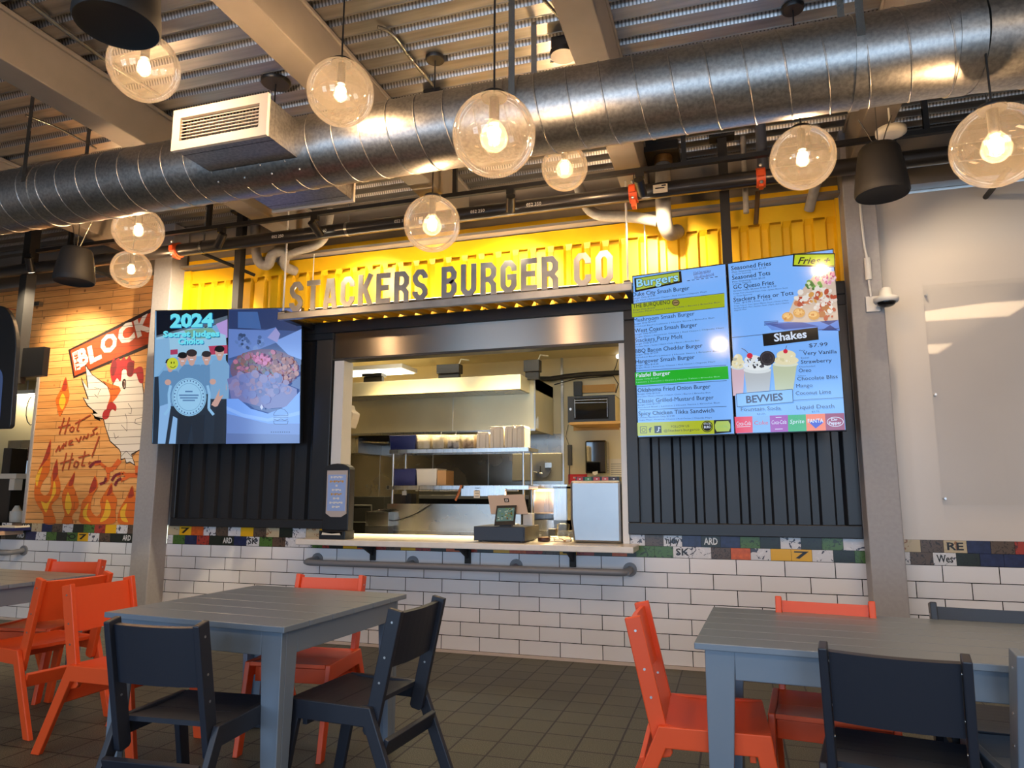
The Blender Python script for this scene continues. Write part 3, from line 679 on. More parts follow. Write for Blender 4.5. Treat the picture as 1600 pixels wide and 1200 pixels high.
for pth, r, lab in (([(590, 42), (612, 50), (640, 90), (664, 118), (676, 134)], .011, 'curved steel conduit on the roof deck ending at the black junction box'),
                    ([(40, 0), (90, 40), (180, 105), (250, 150)], .013, 'steel conduit along the leftmost beams'),
                    ([(40, 180), (92, 200), (150, 232)], .009, 'steel conduit beside the strap hanger at far left'),
                    ([(850, 0), (873, 25), (884, 45), (893, 80), (886, 92), (860, 96)], .009, 'looping steel conduit beside the beam right of centre')):
    pipe_thing('ceiling_conduit', lab, 'conduit', smooth([atz(x, y, ZD-.02) for x, y in pth], k=.4), r, M_STEELW)
for px, py, lab in ((680, 145, 'black junction box on the deck behind the duct'), (880, 64, 'round black box on the deck left of the beam')):
    c = atz(px, py, ZD); mb = MB(); mb.box(c.x-.06, c.x+.06, c.y-.06, c.y+.06, ZD-.07, ZD-.001, M_BLK); mb.lathe([(.075, -.1), (.08, -.07)], (c.x, c.y, ZD), M_BLK, 20)
    tag(mb.build('junction_box', bevel=.004), lab, 'box', 'ceiling junction boxes')
c = at(1036, 236, -.3); mb = MB(); mb.box(c.x-.14, c.x+.12, -.42, -.16, c.z-.05, c.z+.2, M_BLKM); mb.lathe([(.062, -.11), (.07, -.1), (.066, -.05)], c, mat('brass_collar', srgb(150,110,60), .4, .6), 20)
tag(mb.build('black_hanger_box', bevel=.005), 'black hanger box on the deck above the thick grey drop pipe', 'box')
c = at(1033, 296, PY); mb = MB(); mb.box(c.x-.05, c.x+.05, PY-.075, PY-.058, PZ-.045, PZ+.012, M_PAPER)
mb.box(c.x-.035, c.x+.03, PY-.077, PY-.075, PZ-.02, PZ-.012, M_BLK); mb.box(c.x+.01, c.x+.04, PY-.077, PY-.075, PZ-.004, PZ+.006, M_BLK)
tag(mb.build('pipe_tag'), 'small white tag fixed on the sprinkler pipe', 'tag')

# ================================================================ dome camera on the right column
c = at(1362, 476, -.2)
dc = thing('dome_camera', 'white dome security camera bracketed on the right-hand steel column', 'camera', c)
mb = MB(); mb.box(c.x-.04, c.x+.05, -.222, -.201, c.z-.055, c.z+.055, M_WHT); mb.cyl((c.x+.06, -.21, c.z+.03), (c.x+.06, -.3, c.z+.03), .028, M_WHT, 16); mb.build('wall_bracket', dc, bevel=.003)
mb = MB(); q = V((c.x+.07, -.31, c.z)); mb.lathe([(.07, -.02), (.078, -.01), (.078, .012), (.04, .03), (.036, .075), (.03, .08)], q, M_WHT, 28); mb.build('housing', dc)
mb = MB(); mb.sph(q+V((0, 0, -.02)), .058, mat('dark_dome', srgb(18,18,20), .08), 24, 10, -90, 0, (1, 1, .55)); mb.build('dome', dc)
mb = MB(); a = at(1355, 403, -.23); b = at(1358, 437, -.23); mb.cyl((a.x, -.225, b.z), (a.x, -.225, a.z), .022, M_WHT, 14)
mb.tube(smooth([(a.x, -.222, a.z), at(1350, 380, -.222), at(1345, 330, -.222), at(1341, 300, -.222)+V((0, 0, .3))]), .009, M_WHT, 8)
mb.tube([(a.x, -.222, b.z), (a.x+.005, -.225, c.z+.05)], .008, M_WHT, 8); mb.build('cable_conduit', dc)
# ================================================================ hanging screens
class Face:
    def __init__(s, c, yaw, tilt):
        s.c = V(c); n0 = V((math.sin(yaw), -math.cos(yaw), 0)); s.r = V((math.cos(yaw), math.sin(yaw), 0))
        s.u = V((0, 0, 1))*math.cos(tilt)+n0*math.sin(tilt); s.n = s.r.cross(s.u).normalized()
    def uv(s, a, b, d=0): return s.c+s.r*a+s.u*b+s.n*d
    def px(s, x, y, l=.002): return onplane(x, y, s.c, s.n)+s.n*l
class Pic:                                              # flat artwork shown on one display
    def __init__(s, face): s.f = face; s.mb = MB(); s.l = .0012
    def nxt(s): s.l += .00012
    def poly(s, pts, m):
        s.nxt(); s.mb.poly([s.f.px(x, y, s.l) for x, y in pts][::-1] if s.ccw(pts) else [s.f.px(x, y, s.l) for x, y in pts], m)
    def ccw(s, p): return sum(p[i-1][0]*p[i][1]-p[i][0]*p[i-1][1] for i in range(len(p))) < 0 and False
    def ell(s, cx, cy, rx, ry, m, n=20, rot=0):
        s.poly([(cx+rx*math.cos(a)*math.cos(rot)-ry*math.sin(a)*math.sin(rot), cy+rx*math.cos(a)*math.sin(rot)+ry*math.sin(a)*math.cos(rot)) for a in [-2*math.pi*i/n for i in range(n)]], m)
    def ring(s, cx, cy, rx, ry, t, m, n=28):
        s.nxt()
        for i in range(n):
            a, b = 2*math.pi*i/n, 2*math.pi*(i+1)/n
            q = [(cx+(rx-k)*math.cos(t_), cy+(ry-k)*math.sin(t_)) for t_, k in ((a, 0), (b, 0), (b, t), (a, t))]
            s.mb.poly([s.f.px(x, y, s.l) for x, y in q], m)
    def line(s, pts, t, m, closed=False):
        s.nxt(); pts = list(pts)+([pts[0]] if closed else [])
        for (xa, ya), (xb, yb) in zip(pts, pts[1:]):
            d = V((xb-xa, yb-ya)); 
            if d.length < 1e-6: continue
            d.normalize(); n = V((-d.y, d.x))*t/2
            s.mb.poly([s.f.px(x, y, s.l) for x, y in ((xa-n.x, ya-n.y), (xb-n.x, yb-n.y), (xb+n.x, yb+n.y), (xa+n.x, ya+n.y))], m)
    def text(s, t, xa, ya, xb, yb, h, m, bold=.0, shear=0.0):
        s.nxt(); L, R = s.f.px(xa, ya, s.l), s.f.px(xb, yb, s.l)
        T = s.f.px((xa+xb)/2, (ya+yb)/2-h, s.l); B = s.f.px((xa+xb)/2, (ya+yb)/2, s.l)
        text(s.mb, t, L, R, (T-B).length, m, s.f.n, bold, shear)
    def blobs(s, cx, cy, rx, ry, n, r, mats, seed=1):
        rnd = random.Random(seed)
        for i in range(n):
            a = rnd.random()*6.283; k = math.sqrt(rnd.random()); q = r*(.5+rnd.random())
            s.ell(cx+rx*k*math.cos(a), cy+ry*k*math.sin(a), q, q*(.5+.6*rnd.random()), mats[i % len(mats)], 7, rnd.random()*3)
M_BEZEL = mat('screen_bezel', srgb(14,14,16), .3)
def screen(face, a0, a1, H, name, lab, draw, base):
    c = face.uv((a0+a1)/2, 0); t = thing(name, lab, 'screen', c, 'hanging menu screens')
    mb = MB(); A, B = (a1-a0)/2, H/2
    mb.obox(face.uv((a0+a1)/2, 0, -.03), face.r*(A-.0015), face.u*B, face.n*.0295, M_BEZEL); mb.obox(face.uv((a0+a1)/2, 0, -.075), face.r*(A*.6), face.u*(B*.5), face.n*.018, M_BLKM)
    mb.build('bezel', t, bevel=.003)
    p = Pic(face); p.mb.poly([face.uv(a0+.008, -B+.009, .001), face.uv(a1-.008, -B+.009, .001), face.uv(a1-.008, B-.009, .001), face.uv(a0+.008, B-.009, .001)], base)
    draw(p); p.mb.build('display', t)
FR = Face((4.972, -.465, 2.266), -.148, .032); FL = Face((.656, -.330, 2.301), .224, .094)
SKY = scr(122, 178, 252); INK = scr(24, 30, 52, .8); INK2 = scr(44, 58, 100, .8); LIME = scr(160, 176, 26); GRN = scr(20, 172, 32)
BLACKS = scr(8, 9, 14, .7); WHTS = scr(214, 228, 250)
def draw_burgers(p):
    p.poly([(991.1,435.1),(992.6,456.7),(1065.8,441.3),(1064.2,423.4)], BLACKS)
    p.poly([(993.6,435.6),(994.6,453.4),(1061.6,439.2),(1060.8,425.4)], scr(170, 190, 70))
    p.text('Burgers', 994.5, 449.2, 1060.5, 439.0, 13.5, BLACKS, .05); p.text('Burgers', 994.8, 448.8, 1060.2, 438.6, 13, scr(150, 214, 246), .022)
    rnd = random.Random(4)
    for i in range(13): x = 1084+i*2.1; y = 430.8-i*.32; p.line([(x, y), (x+.2, y-6.6+2*rnd.random())], .8, scr(78, 100, 166)); p.line([(x, y-3*rnd.random()-1), (x+1.6, y-3*rnd.random()-1.3)], .6, scr(78, 100, 166))
    for i in range(14): x = 1086+i*2.2; y = 436-i*.36; p.line([(x, y), (x+.2, y-3-2*rnd.random())], .8, scr(78, 100, 166)); p.line([(x, y-2*rnd.random()), (x+1.8, y-2*rnd.random()-.3)], .6, scr(78, 100, 166))
    
    for i in range(7): p.line([(1074+i*7.2, 439.3-i), (1078.5+i*7.2, 438.7-i)], .9, INK2)
    p.poly([(987.2,475.6),(988.2,496.3),(1132.6,480),(1132.3,458.8)], LIME)
    p.poly([(992.5,582.5),(993.5,602.3),(1139,592.3),(1137.5,572.3)], GRN)
    desc = ['Single Meat | American Cheese | Red Onion | Chipotle Mayo', 'Double Meat | Swiss | Hatch Chile | Bacon | Brioche Bun', 'Smoked Beef | Lettuce | House Sauce | Brioche Bun']
    for i, (s, xa, ya, xb, yb, xs, ys, xd, yd, pr) in enumerate([
        ('Duke City Smash Burger', 989.1,463.9,1077.4,453.4, 1024.3,463.4, 1104.8,456.9, '$13.29'),
        ('THE BURQUENO', 989.9,481.8,1048,475.1, 1023.8,482.5, 1125,473.5, '$13.29'),
        ('Mushroom Smash Burger', 990.7,503.9,1085.6,493.1, 1025.5,503.3, 1116.5,497.7, '$14.49'),
        ('West Coast Smash Burger', 992.3,520.3,1089.7,510.6, 1027,519.8, 1131.7,513.3, '$13.49'),
        ('Stackers Patty Melt', 992.6,535.4,1066.9,529, 1028,534.9, 1093,533.1, '$13.49'),
        ('BBQ Bacon Cheddar Burger', 993.1,552.1,1098.1,543, 1029,552.2, 1123.7,549.4, '$14.59'),
        ('Hangover Smash Burger', 993.8,568.5,1086,561, 1029.4,569.8, 1118,566.3, '$14.25'),
        ('Oklahoma Fried Onion Burger', 996.9,613.1,1110.6,606.9, 1031.9,615, 1110.6,614.4, '$13.25'),
        ('Classic Grilled-Mustard Burger', 997.3,630,1115.6,624, 1032,631.5, 1125,630.3, '$13.99'),
        ('Spicy Chicken Tikka Sandwich', 998.1,649.4,1116.3,644.4, 1054.4,651.3, 1112.8,653.5, '$12.99')]):
        p.text(s, xa, ya, xb, yb, 6.6, INK, 0 if 'M' in s else .006)
        p.text(('Chicken Sandwich Only ' if i == 9 else 'Burger Only ')+pr, xa, ya+4.3, xs, ys, 2.6, INK2)
        p.text(desc[i % 3], xa+.2, ya+8, xd, yd, 2.1, INK2)
    p.text('Falafel Burger', 995,590,1048,585.6, 6.2, WHTS, .012); p.text('Falafel Only $13.29', 995, 594.5, 1030, 591.7, 2.3, scr(150, 230, 190)); p.text('Lettuce | Tomato | Onion | House Tahini | Brioche Bun', 995.2, 598.6, 1125, 589.5, 2, scr(150, 230, 190))
    for a in ((987.4,475.2,1132,458.6),(988.2,496.7,1132.6,480.3),(992.5,580,1135,571),(994,604.6,1136,595),(1000,640.6,1135.6,635.3)): p.line([a[:2], a[2:]], .7, INK2)
    p.ell(1056.5, 473.6, 6, 5.2, scr(92, 76, 40)); p.ell(1056.5, 473.6, 4.4, 3.8, scr(150, 130, 84)); p.line([(1053, 474), (1060, 473)], 1.4, scr(70, 40, 30))
    p.poly([(996.5,660.6),(997.3,681.3),(1116.9,678.1),(1116,656.5)], scr(172, 184, 22)); p.poly([(1116,656.5),(1116.9,678.1),(1143,675.6),(1142.5,655.5)], BLACKS)
    p.line([(1001, 667), (1011, 666.6), (1011.6, 676.6), (1001.6, 677)], .8, INK, True); p.ring(1006.4, 672, 3, 3, .8, INK)
    p.text('f', 1014.6, 675.8, 1019.6, 675.6, 8, INK, .02); p.poly([(1023, 665.6), (1023.6, 677), (1034.6, 676.6), (1034, 665.2)], BLACKS); p.line([(1030, 667.5), (1030, 673.5), (1027, 674.5)], 1.2, WHTS); p.line([(1030, 668), (1032.6, 669.6)], 1, WHTS)
    p.text('FOLLOW US', 1049.5, 668.4, 1077.6, 667.4, 3.8, INK); p.text('@Stackers.burgerco', 1038, 675, 1093.6, 672.8, 4, INK)
    p.ell(1105.6, 666.6, 9, 9, BLACKS); p.ring(1105.6, 666.6, 7.8, 7.8, .7, scr(172, 184, 22)); p.text('STACK', 1100.5, 664, 1111, 663.6, 3, WHTS); p.text('BURG', 1100.8, 669.4, 1110.6, 669, 4, WHTS, .02)
    p.poly([(1117.6, 664), (1120, 658.6), (1138.6, 658), (1141.6, 663), (1141.8, 669), (1139.4, 674), (1120.6, 674.6), (1118, 670)], scr(172, 196, 90)); p.text('LOCAL', 1121.6, 668.6, 1138, 668, 4, scr(140, 190, 110))
def cup(p, x0, x1, yt, yb, body, top, seed, chip=None, cherry=None):
    c = (x0+x1)/2; w_ = (x1-x0)/2
    p.poly([(x0+w_*.12, yt), (x0+w_*.34, yb), (x1-w_*.34, yb-1.5), (x1-w_*.12, yt-1)], body)
    p.ell(c, yt, w_, 4.5, scr(200, 214, 224)); p.ell(c, yt-5, w_*.86, 8, top); p.ell(c, yt-12, w_*.6, 8, top); p.blobs(c, yt-8, w_*.7, 9, 14, 2.2, [top, scr(226, 226, 214), scr(180, 180, 166)], seed)
    if chip: p.blobs(c-2, yt-9, w_*.75, 9, 16, 1.7, chip, seed+3)
    if cherry: p.ell(cherry[0], cherry[1], 4, 3.7, scr(206, 34, 62)); p.line([cherry, (cherry[0]-6*cherry[2] if len(cherry) > 2 else cherry[0], cherry[1]-11)], .8, scr(90, 40, 50))
def draw_fries(p):
    rows = [('Seasoned Fries', 1142.5,422.5,1205,414.4, [('Plain Seasoning Fries $5.29', 1143.8,426.9,1196.9,419.4), ('or House Seasoning', 1144, 430, 1173.7, 426.2)]),
        ('Seasoned Tots', 1144,437.5,1203.8,429.4, [('Plain Seasoning Fries $5.25', 1144.4,441.9,1195.6,435), ('or House Seasoning', 1144.4,444.8,1173.7,441.2)]),
        ('GC Queso Fries', 1146,451.9,1209.4,444.4, [('Green Chile Queso Fries $11.50', 1146.2,456.2,1213,448.1), ('Crispy Fries | Roasted Green Chile | Queso Blanco Sauce', 1146.2,460,1231,450.6), ('or House Seasoning', 1146.8,464,1175,460.6)]),
        ('Stackers Fries or Tots', 1146.3,471.9,1240,460.6, [('Tots : $10.99 | Fries : $10.99', 1146.8,475.6,1206,468.8), ('Crispy Fries or Tots | Queso Blanco Sauce | Choice of Meat', 1146.8,479.4,1232,470.2), ('Shredded Beef | Pico | Stackers Sauce | Garlic Aioli | Cilantro', 1146.8,483.1,1233,474), ('Chipotle Mayo', 1147.2,486.5,1166.8,483.8)])]
    for s, xa, ya, xb, yb, sub in rows:
        p.text(s, xa, ya, xb, yb, 6.8, INK, .008)
        for i, q in enumerate(sub): p.text(*q, 2.7 if i == 0 else 2.1, INK2)
    p.poly([(1239.4,396.4),(1238.4,416.4),(1305.2,417.6),(1304.6,395.6)], BLACKS); p.poly([(1242,398.4),(1240.6,414.2),(1303.6,415),(1303,397.6)], scr(186, 206, 40)); p.text('Fries +', 1246.5,412.2,1297,411.9, 10.5, BLACKS, .02, .25)
    # loaded fries on a blue chequered paper
    p.poly([(1194,504),(1206,516),(1312,517),(1310,500),(1240,503)], scr(96, 140, 224)); p.poly([(1200,507),(1225,515),(1280,510),(1250,503)], scr(50, 84, 168)); p.poly([(1280,502),(1295,508),(1310,500)], scr(40, 66, 140)); p.poly([(1284,516.5),(1297,508),(1310,516.5)], scr(40, 66, 140))
    for i in range(4): p.line([(1194, 503+i*1.8), (1216, 501.5+i*1.6)], .9, scr(40, 60, 130))
    W_, O_, R_, G_, P_ = scr(226, 220, 214), scr(206, 150, 74), scr(176, 70, 44), scr(60, 110, 44), scr(190, 90, 150)
    p.poly([(1224,503),(1232,490),(1240,470),(1252,455),(1262,442),(1272,430),(1285,424),(1304,424),(1310,500),(1262,504)], scr(204, 184, 168))
    p.blobs(1290, 434, 15, 10, 40, 2.6, [P_, scr(214, 130, 170), scr(170, 70, 120), scr(226, 190, 214)], 2); p.blobs(1270, 447, 14, 6, 22, 3, [G_, scr(90, 150, 60), scr(200, 220, 180)], 3)
    p.blobs(1255, 468, 13, 12, 34, 3.4, [W_, scr(200, 120, 80), R_, W_], 4); p.blobs(1285, 470, 20, 18, 50, 4, [W_, O_, scr(220, 200, 190), R_, W_], 5); p.blobs(1292, 487, 12, 12, 26, 4, [scr(170, 100, 50), W_, R_], 6)
    for x, y, a in ((1231, 496, 9), (1249, 490, 9.5), (1272, 494, 9)): p.ell(x, y, a, a*.8, O_, 12); p.ell(x-1, y-1.5, a*.7, a*.5, scr(226, 180, 110), 10); p.blobs(x, y, a*.7, a*.5, 6, 1.4, [scr(190, 120, 50), scr(236, 200, 130)], int(x))
    p.line([(1142.5,528.8),(1192,523.8)], .8, INK2); p.line([(1279,516.3),(1311,514.4)], .8, INK2)
    p.poly([(1192,523),(1194,542),(1279.6,531.8),(1278,512.6)], BLACKS); p.text('Shakes', 1210.6,534.6,1261.3,528.3, 12.5, WHTS, .025)
    C1 = scr(226, 218, 180)
    cup(p, 1142.5, 1166, 574, 619, scr(206, 176, 190), C1, 8)
    cup(p, 1179, 1249, 566, 612, scr(186, 194, 158), C1, 9, None, (1228, 550, -.15)) if False else None
    p.poly([(1208,572),(1212,610),(1240,610),(1246,568)], scr(186, 196, 164)); p.ell(1228, 570, 20, 4, scr(214, 220, 200)); p.ell(1229, 564, 19.5, 7, C1); p.ell(1229, 556, 15, 8, C1); p.blobs(1229, 560, 15, 8, 18, 2, [C1, scr(210, 204, 160), scr(236, 232, 208)], 12); p.ell(1228, 550, 3.5, 3.5, scr(206, 34, 62)); p.line([(1228, 547), (1230, 541)], .7, scr(60, 50, 60))
    p.poly([(1164,580),(1168,614),(1203,611),(1206,577)], scr(178, 184, 190)); p.ell(1184, 579, 21.5, 5.5, scr(214, 222, 226)); p.ell(1184, 572, 22, 8, scr(226, 232, 236)); p.ell(1178, 564, 14, 8, scr(220, 226, 230)); p.blobs(1181, 568, 17, 8, 26, 2, [scr(40, 36, 44), scr(70, 66, 76), WHTS], 13)
    p.ell(1200, 561, 12, 11.5, scr(38, 32, 38)); p.ring(1200, 561, 10, 9.5, 1, scr(76, 68, 74)); p.blobs(1200, 561, 7, 7, 10, 1, [scr(70, 62, 66), scr(20, 18, 22)], 14)
    p.ell(1172.6, 557, 4.6, 4.2, scr(206, 34, 62)); p.line([(1170, 553), (1165, 548), (1160, 545.6)], .9, scr(70, 40, 50))
    p.text('$7.99', 1264.6,544.1,1293.6,542, 6.2, INK)
    for s, xa, ya, xb, yb, sm, sx in (('Very Vanilla', 1255.4,556.1,1307.8,553.3, 'Very', (1249, 550, 1258.9, 549.6)), ('Strawberry', 1252.1,569.6,1300,566.7, 'Sweet', (1252, 561.8, 1264.6, 561)), ('Oreo', 1248.7,583,1268.1,582, 'Overloaded', (1249.7, 575.5, 1273.8, 574.1)), ('Chocolate Bliss', 1246.4,595.8,1309.2,592, 'Choco', (1247.3, 589.4, 1259.6, 588.7)), ('Mango', 1244.7,606.7,1270.2,605.3, '', None), ('Coconut Lime', 1244,618,1298.8,615.6, '', None)):
        p.text(s, xa, ya, xb, yb, 6, INK, 0 if 'M' in s else .006)
        if sm: p.text(sm, *sx, 2.4, INK2)
    p.poly([(1151.5,616.3),(1153.4,636.4),(1239.8,629),(1238.8,609)], scr(128, 184, 252)); p.line([(1151.5,616.3),(1153.4,636.4),(1239.8,629),(1238.8,609)], .8, INK, True); p.text('BEVVIES', 1167.5,630.5,1224.6,626, 11.5, scr(20, 18, 60), .03)
    p.line([(1240.2,626.2),(1317.7,622)], .8, INK2)
    p.text('Fountain Soda', 1159,643.2,1220.7,641.1, 6.2, INK); p.text('$3.25', 1183.8,648.6,1195.9,647.9, 2.5, INK2); p.text('Liquid Death', 1245.4,640.1,1303.9,637.8, 6.2, INK); p.text('$3.75', 1268.8,645,1280.4,644.4, 2.5, INK2)
    xt = [1149, 1176.7, 1203.6, 1231.9, 1259.6, 1289.3, 1319]; xb = [1151, 1177.4, 1205, 1232.4, 1261, 1291, 1320.4]
    yt = lambda x: 652-(x-1149)*.036; yb = lambda x: 677.2-(x-1151)*.03
    cols = [(226,26,66),(120,170,226),(150,30,160),(22,166,90),(238,112,40),(146,20,70)]
    for i, c in enumerate(cols): p.poly([(xt[i], yt(xt[i])), (xb[i], yb(xb[i])), (xb[i+1], yb(xb[i+1])), (xt[i+1], yt(xt[i+1]))], scr(*c))
    lab = [('Coca-Cola', WHTS, .2), ('Coke', scr(210, 40, 70), 0), ('Coca-Cola', WHTS, .2), ('Sprite', WHTS, .2), ('FANTA', WHTS, 0), ('Dr Pepper', WHTS, 0)]
    for i, (s, m, sh) in enumerate(lab):
        if i == 4: p.poly([(1264, 660), (1275, 670), (1288, 660), (1276, 656)], scr(30, 50, 190))
        if i == 5:
            p.ring(1305.4, 659.6, 13, 7.6, .9, WHTS); p.text('Dr', 1299.5, 658.4, 1309, 658, 4.5, WHTS, .02); p.text('Pepper', 1295.5, 664, 1315, 663.2, 5, WHTS, .02); continue
        y = yt(xt[i])+13.5; p.text(s, xt[i]+3.2, y, xt[i+1]-2.2, y-.9, 6.5, m, .015 if i == 4 else 0, sh)
    p.line([(1153, 667.6), (1174, 666.8)], .8, WHTS); p.line([(1213, 653), (1222, 652.7)], .8, WHTS); p.line([(1212, 671), (1224, 670.6)], .8, WHTS)
def T(x, y): return (230+x/5.217, 470+y/5.217)
def TP(l): return [T(*q) for q in l]
def draw_judges(p):
    A = lambda *c: scr(*c)
    p.poly(TP([(75,82),(655,70),(655,170),(330,260),(75,300)]), A(16, 22, 36)); p.poly(TP([(330,215),(655,120),(655,170),(75,310),(75,285)]), A(88, 104, 120)); p.poly(TP([(560,190),(655,150),(655,300),(620,310)]), A(176, 150, 214))
    p.poly(TP([(75,300),(430,205),(640,280),(655,440),(70,470)]), A(150, 196, 226)); p.poly(TP([(300,240),(520,215),(600,300),(350,310)]), A(120, 170, 150)); p.poly(TP([(70,320),(180,300),(190,470),(60,640)]), A(130, 176, 216))
    p.poly(TP([(190,400),(250,395),(250,435),(190,440)]), A(168, 60, 96)); p.poly(TP([(500,370),(655,360),(655,430),(520,440)]), A(176, 60, 92))
    p.poly(TP([(60,620),(650,560),(642,1165),(45,1168)]), A(38, 50, 66))
    J, S, D, F = A(96, 140, 184), A(120, 164, 206), A(34, 44, 58), A(196, 158, 150)
    def person(cx, hy, r, w_, sh, bot, cap, col):
        p.poly(TP([(cx-w_, sh+50), (cx-w_*.6, sh), (cx+w_*.6, sh), (cx+w_, sh+50), (cx+w_*.92, bot), (cx-w_*.92, bot)]), col)
        p.ell(*T(cx, hy+r*.95), r*.5/5.2, r*.6/5.2, F); p.ell(*T(cx, hy), r*.82/5.2, r*1.1/5.2, F, 16); p.ell(*T(cx, hy-r*.62), r*.92/5.2, r*.62/5.2, cap, 14); p.poly(TP([(cx-r, hy-r*.5), (cx+r*.3, hy-r*.55), (cx+r*.3, hy-r*.3), (cx-r, hy-r*.3)]), cap); p.line(TP([(cx-r*.3, hy+r*.5), (cx+r*.3, hy+r*.5)]), 1.1, WHTS)
    person(290, 470, 42, 60, 520, 760, A(24, 26, 30), S); person(485, 460, 42, 70, 520, 760, A(46, 44, 50), J); person(592, 420, 44, 80, 480, 800, A(22, 22, 28), S); person(365, 455, 48, 105, 520, 800, A(52, 44, 48), J); person(190, 520, 40, 95, 570, 860, A(34, 28, 34), J)
    p.ell(*T(210, 512), 8.8, 9.4, A(196, 206, 60), 22); p.ell(*T(200, 505), .8, 2, BLACKS, 8); p.ell(*T(222, 504), .8, 2, BLACKS, 8); p.line(TP([(190,535),(205,545),(220,545),(236,530)]), .8, BLACKS)
    p.poly(TP([(640,620),(650,720),(575,860),(525,850),(560,790)]), F); p.poly(TP([(645,470),(600,640),(590,780),(645,760)]), S)
    for pts in ([(105,860),(200,830),(150,1165),(90,1165)], [(215,940),(250,960),(235,1165),(180,1165)]): p.poly(TP(pts), A(136, 180, 228))
    p.poly(TP([(260,930),(470,930),(460,1160),(380,1165),(365,1000),(330,1165),(250,1165)]), D); p.poly(TP([(560,880),(640,800),(640,1165),(540,1165)]), D)
    for s in (-1, 1): p.line(TP([(345+s*150, 690), (345+s*165, 760), (345+s*160, 880), (345+s*200, 930)]), 4.2, A(140, 190, 232))
    p.ell(*T(345, 785), 27, 29.8, A(150, 200, 236), 32); p.ring(*T(345, 785), 26, 28.8, 1.2, A(110, 160, 200), 32); p.ring(*T(345, 785), 19.5, 21.8, .8, A(110, 160, 200), 32)
    for i in range(30):
        a = 2*math.pi*i/30; x, y = T(345+math.cos(a)*118, 785+math.sin(a)*132); p.line([(x-.9, y), (x+.9, y)], 2.2, A(70, 104, 150))
    for y, w_ in ((740, 30), (770, 80), (792, 72), (812, 50)): p.line(TP([(345-w_, y), (345+w_, y)]), 2.2, A(88, 128, 176))
    for x, y in ((175, 665), (540, 660), (560, 840)): p.ell(*T(x, y), 5, 4.6, F, 12)
    CY, CD = A(110, 226, 244), A(20, 110, 170)
    for s, xa, ya, xb, yb, h, b in (('2024', 192, 215, 545, 208, 20.5, .05), ('Secret Judges', 135, 296, 595, 290, 9.4, .045), ('Choice', 258, 356, 466, 350, 9.4, .045)):
        a, c = T(xa, ya), T(xb, yb); p.text(s, a[0]+1.2, a[1]+1.2, c[0]+1.2, c[1]+1.2, h, CD, b); p.text(s, *a, *c, h, CY, b)
def draw_closeup(p):
    A = lambda *c: scr(*c); rnd = random.Random(5)
    p.poly(TP([(665,75),(1258,160),(1255,520),(665,480)]), A(60, 84, 140)); p.poly(TP([(665,75),(1060,65),(1160,130),(1258,170),(1258,250),(930,230),(665,240)]), A(44, 60, 104)); p.poly(TP([(740,90),(900,90),(930,230),(740,220)]), A(66, 100, 160))
    p.poly(TP([(665,230),(960,240),(1050,215),(1080,330),(900,400),(665,470)]), A(98, 128, 196)); p.poly(TP([(1040,330),(1258,230),(1258,480),(1150,440)]), A(120, 156, 226)); p.poly(TP([(980,300),(1050,220),(1085,270),(1060,340)]), A(150, 150, 206))
    p.blobs(*T(820, 340), 26, 12, 30, 3, [A(70, 96, 150), A(90, 120, 180), A(50, 70, 110), A(110, 140, 200)], 3)
    p.ell(*T(960, 560), 54, 32, A(104, 84, 118), 26); p.blobs(*T(960, 520), 50, 20, 130, 3.4, [A(150, 96, 130), A(120, 84, 90), A(96, 92, 90), A(176, 110, 140), A(110, 110, 120), A(140, 90, 80)], 6); p.blobs(*T(1130, 570), 20, 20, 60, 3.2, [A(150, 90, 80), A(120, 70, 74), A(170, 120, 110)], 8); p.blobs(*T(940, 475), 14, 8, 30, 2.6, [A(196, 110, 160), A(170, 80, 130)], 9)
    p.poly(TP([(665,640),(760,600),(900,580),(1040,640),(1230,720),(1240,860),(1000,880),(700,800)]), A(108, 112, 170)); p.blobs(*T(930, 700), 46, 22, 70, 5, [A(104, 116, 180), A(130, 126, 176), A(92, 104, 164), A(136, 120, 160)], 11)
    p.poly(TP([(665,800),(760,800),(860,880),(1000,920),(1150,860),(1258,740),(1258,1000),(1000,1010),(665,930)]), A(112, 158, 240)); p.poly(TP([(665,920),(1000,1000),(1258,1000),(1256,1160),(662,1165)]), A(104, 134, 200)); p.poly(TP([(665,860),(800,920),(1000,960),(1258,900),(1258,930),(1000,985),(800,950),(665,890)]), A(134, 176, 246)); p.poly(TP([(662,1080),(1257,1090),(1256,1160),(660,1165)]), A(92, 116, 174))
    k = A(52, 74, 120); p.line(TP([(1046,935),(1050,915),(1075,888),(1105,878),(1135,888),(1160,915),(1164,935)]), .9, k, True); p.line(TP([(1044,950),(1166,950)]), .9, k); p.line(TP([(1046,965),(1080,975),(1105,962),(1135,976),(1164,964)]), .9, k); p.line(TP([(1046,980),(1164,980),(1158,1004),(1140,1007),(1065,1007),(1050,1002)]), .9, k, True)
    for i in range(9): q = T(1024+i*18, 1070); p.line([q, (q[0]+1.8, q[1])], 1.9, k)
    p.ell(*T(950, 868), 2.6, 4.2, A(190, 200, 236), 4)
screen(FR, -.6875, -.002, 1.21, 'burger_menu_screen', 'portrait menu screen headed Burgers, with lime and green bands', draw_burgers, SKY)
screen(FR, .002, .6875, 1.21, 'fries_menu_screen', 'portrait menu screen headed Fries and Shakes with soda squares along its bottom', draw_fries, SKY)
screen(FL, -.6875, -.002, 1.21, 'award_screen', 'portrait screen showing 2024 and five people holding a round plaque', draw_judges, scr(120, 170, 214))
screen(FL, .002, .6875, 1.21, 'food_photo_screen', 'portrait screen showing a bluish close-up of food in paper with a small burger outline', draw_closeup, scr(70, 96, 156))
